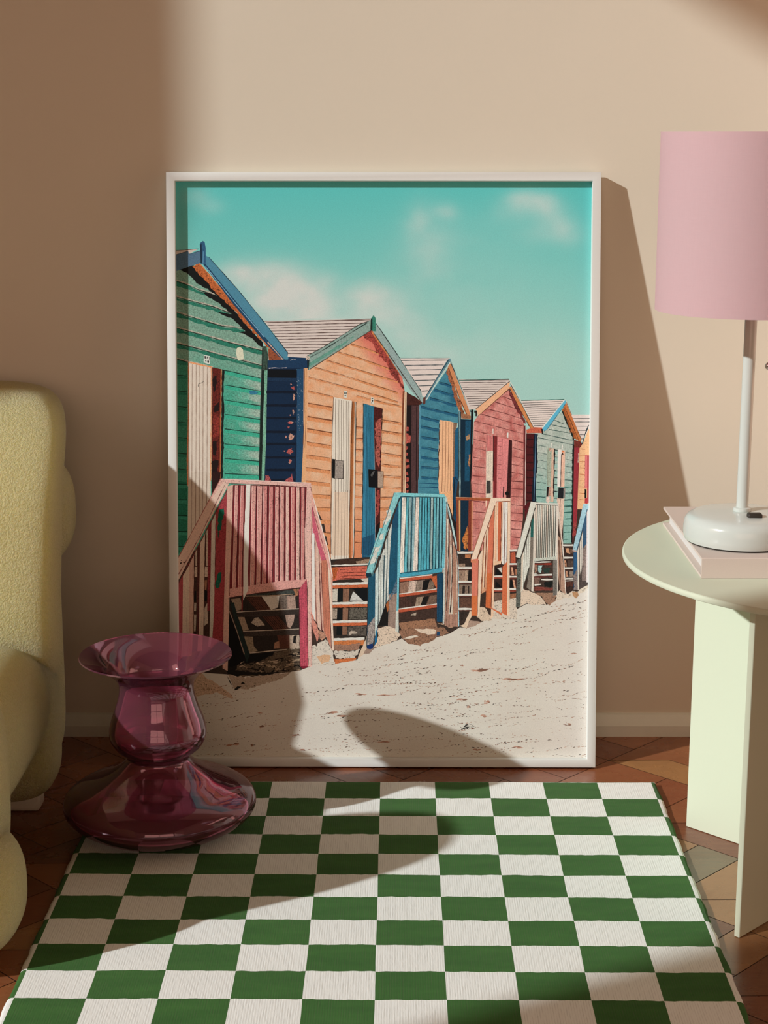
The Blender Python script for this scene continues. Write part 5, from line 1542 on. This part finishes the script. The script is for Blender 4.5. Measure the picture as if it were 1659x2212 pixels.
# ------------------------------------------------------------------ side table
M_TABLE = simple('mint_powder_coat', (0.615, 0.675, 0.525, 1), 0.5, 0.3, nscale=300, namt=0.01)
TX, TY, TZ, TR = 0.6285, 2.1645, 0.4557, 0.311
tb = thing('side_table', 'pale mint round side table on crossed panel legs beside the rug', 'side table', (TX, TY, 0))
tp = [(0.0, TZ - .008), (TR - .002, TZ - .008), (TR - .0006, TZ - .0072), (TR, TZ - .0055), (TR, TZ - .0025), (TR - .0006, TZ - .0008), (TR - .002, TZ), (0.0, TZ)]
from_bm('tabletop', lathe_bm(tp, 160), M_TABLE, tb, 0.5)
for k, a in enumerate((pi / 4, -pi / 4)):
    bm = bmesh.new()
    L = 0.2525
    if k == 0:
        box_bm(-L, L, -.004, .004, .0005, TZ - .008, .0006, 1, bm)
    else:                                   # halved round the other panel
        box_bm(-L, -.0042, -.004, .004, .0005, TZ - .008, .0006, 1, bm)
        box_bm(.0042, L, -.004, .004, .0005, TZ - .008, .0006, 1, bm)
    o = from_bm('leg_panel', bm, M_TABLE, tb, 0.5)
    o.rotation_euler = (0, 0, a)

# ------------------------------------------------------------------ book
M_COVER = simple('pale_pink_cloth', (0.60, 0.52, 0.46, 1), 0.7, 0.2, nscale=500, namt=0.04, bumps=0.15, bdist=0.0004)
t = NT('page_edges')
lines = t.noise(t.coord('Object', (3, 3, 1600)), 1.0, 2.0)
t.bsdf(t.mix(lines, (0.56, 0.55, 0.53, 1), (0.66, 0.65, 0.63, 1)), 0.8, 0.1)
M_PAGE = t.m
BX, BY, BW, BD, BT = 0.3985, 2.053, 0.232, 0.300, 0.0262
bk = thing('book', 'pale pink hardcover book lying on the mint table under the lamp', 'book', (BX, BY, TZ + .0002))
cv, hv = .0032, BT                                  # two boards and a flat spine, one folded case
prof = [(0.0, 0.0), (BD, 0.0), (BD, cv), (.0036, cv), (.0036, hv - cv), (BD, hv - cv), (BD, hv), (0.0009, hv), (0.0, hv - .0009)]
bm = bmesh.new()
ra = [bm.verts.new((0, y, z)) for y, z in prof]
rb = [bm.verts.new((BW, y, z)) for y, z in prof]
for i in range(len(prof)):
    j = (i + 1) % len(prof)
    bm.faces.new((ra[i], ra[j], rb[j], rb[i]))
bm.faces.new(ra[::-1]); bm.faces.new(rb)
bmesh.ops.recalc_face_normals(bm, faces=bm.faces)
from_bm('cover', bm, M_COVER, bk)
from_bm('page_block', box_bm(.0085, BW - .006, .0035, BD - .006, .0032, BT - .0032), M_PAGE, bk)

# ------------------------------------------------------------------ table lamp
LX, LY, LZ = 0.4665, 2.149, TZ + BT + .0006
lp = thing('table_lamp', 'white table lamp with pink drum shade standing on the book', 'lamp', (LX, LY, LZ))
M_LAMP = simple('white_enamel', (0.55, 0.60, 0.56, 1), 0.18, 0.5, nscale=200, namt=0.01)
M_DARK = simple('black_rubber', (0.03, 0.026, 0.02, 1), 0.55, 0.3)
M_CHROME = simple('polished_chrome', (0.62, 0.57, 0.53, 1), 0.12, 0.5, 1.0)
from_bm('base_pad', lathe_bm([(0, 0), (.0705, 0), (.0705, .0022), (0, .0022)], 96), M_DARK, lp, 0.5)
bp = spline([(.0728, .0022), (.0745, .009), (.0746, .020), (.0725, .0285), (.066, .0345), (.054, .0372), (.030, .0388), (.0, .0392)], 6)
from_bm('lamp_base', lathe_bm([(0, .0022)] + bp, 128), M_LAMP, lp, 1.0)
from_bm('pole_collar', lathe_bm([(0, .039), (.0112, .039), (.0118, .0405), (.0112, .0435), (.0085, .0445), (0, .0445)], 48), M_LAMP, lp, 0.7)
from_bm('pole', lathe_bm([(0, .0445), (.0078, .0445), (.0078, .455), (0, .455)], 48), M_LAMP, lp, 0.7)
bm = box_bm(-.0095, .0095, -.006, .006, .036, .0438, .0028, 3)
o = from_bm('switch_button', bm, M_DARK, lp, 0.8)
o.location = (.009, -.034, 0)
o['label'] = 'black switch button'

t = NT('pink_linen_shade')
v = t.coord()
wv = t.math('ADD', t.math('MULTIPLY', t.noise(t.coord('Object', (900, 900, 60)), 1.0, 2.0), 0.5), t.math('MULTIPLY', t.noise(t.coord('Object', (60, 60, 900)), 1.0, 2.0), 0.5))
c1 = t.mix(wv, (0.64, 0.52, 0.535, 1), (0.72, 0.60, 0.615, 1))
d = t.n('ShaderNodeBsdfDiffuse'); t.put(d.inputs['Color'], c1)
tl = t.n('ShaderNodeBsdfTranslucent'); tl.inputs['Color'].default_value = (0.92, 0.40, 0.43, 1)
m = t.n('ShaderNodeMixShader'); m.inputs[0].default_value = 0.36
t.put(m.inputs[1], d); t.put(m.inputs[2], tl)
t.t.links.new(m.outputs[0], t.out.inputs[0])
M_SHADE = t.m
SR, S0, S1 = 0.1215, 0.7825 - LZ, 1.0035 - LZ
bm = lathe_bm([(SR, S0), (SR, S1), (SR - .0012, S1), (SR - .0012, S0)], 128, True)
sh = from_bm('lamp_shade', bm, M_SHADE, lp, 0.6)
sh['label'] = 'pink fabric drum shade'
bm = bmesh.new()                                    # wire spider that carries the shade
for k in range(3):
    a = 2 * pi * k / 3 + .4
    ca, sa = math.cos(a), math.sin(a)
    p0, p1 = Vector((.008 * ca, .008 * sa, .44)), Vector(((SR - .001) * ca, (SR - .001) * sa, S1 - .012))
    rod = bmesh.ops.create_cone(bm, segments=8, radius1=.0012, radius2=.0012, depth=(p1 - p0).length, cap_ends=True)
    q = (p1 - p0).to_track_quat('Z', 'Y').to_matrix().to_4x4()
    bmesh.ops.transform(bm, verts=rod['verts'], matrix=Matrix.Translation((p0 + p1) / 2) @ q)
from_bm('shade_carrier', bm, M_CHROME, lp, 0.8)
bm = bmesh.new()
CX, CYY = .0235, -.008
z = S0 + .05
z0 = .712 - LZ
while z > z0 + .004:
    s = bmesh.ops.create_uvsphere(bm, u_segments=10, v_segments=8, radius=.0014)
    bmesh.ops.translate(bm, verts=s['verts'], vec=(CX, CYY, z))
    z -= .0034
bmesh.ops.transform(bm, matrix=Matrix.Identity(4), verts=bm.verts)
ch = from_bm('pull_chain', bm, M_CHROME, lp, 1.0)
bm = bmesh.new()
s = bmesh.ops.create_uvsphere(bm, u_segments=24, v_segments=16, radius=.0048)
bmesh.ops.translate(bm, verts=s['verts'], vec=(CX, CYY, z0))
from_bm('chain_ball', bm, M_CHROME, ch, 1.0)
bm = bmesh.new()                                    # arm from socket to chain
rod = bmesh.ops.create_cone(bm, segments=8, radius1=.002, radius2=.002, depth=CX, cap_ends=True)
bmesh.ops.transform(bm, verts=rod['verts'], matrix=Matrix.Translation((CX / 2, CYY / 2, S0 + .05)) @ Matrix.Rotation(-0.33, 4, 'Z') @ Matrix.Rotation(pi / 2, 4, 'Y'))
from_bm('chain_switch', bm, M_CHROME, lp, 0.8)

# ------------------------------------------------------------------ armchair
t = NT('yellow_boucle')
v = t.coord()
n1 = t.noise(v, 300.0, 2.0, 0.55, 1.1)
n2 = t.noise(v, 70.0, 2.0, 0.5)
vo = t.n('ShaderNodeTexVoronoi', feature='SMOOTH_F1', ins={'Scale': 330.0, 'Smoothness': 0.5})
wp = t.n('ShaderNodeVectorMath', operation='ADD')
sc1 = t.n('ShaderNodeVectorMath', operation='SCALE'); sc1.inputs['Scale'].default_value = 0.008
nz = t.n('ShaderNodeTexNoise', ins={'Scale': 120.0, 'Detail': 1.0}); t.put(nz.inputs['Vector'], v)
t.put(sc1.inputs[0], nz.outputs['Color']); t.put(wp.inputs[0], v); t.put(wp.inputs[1], sc1.outputs[0])
t.put(vo.inputs['Vector'], wp.outputs[0])
hh = t.math('ADD', t.math('MULTIPLY', n1, 1.0), t.math('MULTIPLY', vo.outputs[0], -0.7))
c = t.mix(n1, (0.76, 0.66, 0.29, 1), (0.90, 0.81, 0.43, 1))
nrm = t.bump(hh, 1.0, 0.08)
t.bsdf(c, 0.95, 0.1, nrm, Sheen_Weight=0.1, Subsurface_Weight=0.62, Subsurface_Scale=0.13, Subsurface_Radius=(1.0, 0.85, 0.5))
M_BOUCLE = t.m
M_PLINTH = simple('cream_plinth', (0.66, 0.60, 0.47, 1), 0.6, 0.2)
ac = thing('armchair', 'puffy yellow boucle armchair at the wall beside the purple vase', 'armchair', (-0.80, 2.2, 0))


def lobe(name, c, rad, ev, eh, warp=None, parent=ac):
    o = from_bm(name, lobe_bm((c[0] + .80, c[1] - 2.2, c[2]), rad, ev, eh, warp=warp), M_BOUCLE, parent, pi)
    return o


def back_warp(q, p):
    # reclines towards the wall as it rises
    k = max(0.0, q.z - 0.33)
    q.y = min(q.y + 2.35 * min(k, 0.29) ** 2 + 1.0 * max(0.0, k - 0.29), 2.715 - 2.2)
    return q


lobe('backrest', (-0.835, 2.450, 0.3225), (0.343, 0.069, 0.2945), 0.22, 0.27, back_warp)
lobe('back_bolster', (-0.80, 2.610, 0.420), (0.309, 0.085, 0.132), 0.7, 0.55)
lobe('seat', (-0.84, 2.22, 0.175), (0.24, 0.20, 0.115), 0.35, 0.35)
for sx in (1, -1):
    def at(x):
        return -0.84 + sx * (x + 0.84)
    lobe('rear_leg_lobe', (at(-0.612), 2.405, 0.137), (0.124, 0.062, 0.113), 0.42, 0.55)
    lobe('armrest', (at(-0.600), 2.225, 0.190), (0.114, 0.215, 0.098), 0.85, 0.5)
    lobe('front_leg_lobe', (at(-0.590), 1.960, 0.207), (0.122, 0.115, 0.188), 0.7, 0.75)
    lobe('foot_lobe', (at(-0.570), 1.930, 0.092), (0.127, 0.095, 0.0915), 0.75, 0.8)
from_bm('plinth', box_bm(-.365, .280, .193, .235, .0005, .0275, .007, 3), M_PLINTH, ac, 0.6)

# ------------------------------------------------------------------ light
sun_d = bpy.data.lights.new('sun', 'SUN')
sun = bpy.data.objects.new('sun', sun_d)
COL.objects.link(sun)
d = Vector((1.8, 1.0, -1.07)).normalized()
sun.rotation_euler = d.to_track_quat('-Z', 'Y').to_euler()
sun.location = (-6, -2, 4)
sun_d.energy = 3.6
sun_d.color = (0.985, 1.0, 1.0)
sun_d.angle = 0.0185
w = bpy.data.worlds.new('sky')
sc.world = w
w.use_nodes = True
bg = w.node_tree.nodes['Background']
bg.inputs[0].default_value = (0.95, 0.60, 0.45, 1)
bg.inputs[1].default_value = 2.0

sc.view_settings.view_transform = 'Standard'
sc.view_settings.look = 'None'
sc.view_settings.exposure = 0.0
sc.view_settings.gamma = 1.0
sc.view_settings.use_curve_mapping = False
cy = sc.cycles
cy.max_bounces = 10
cy.diffuse_bounces = 6
cy.glossy_bounces = 4
cy.transparent_max_bounces = 24
cy.sample_clamp_indirect = 4.0
cy.caustics_reflective = False
cy.caustics_refractive = False
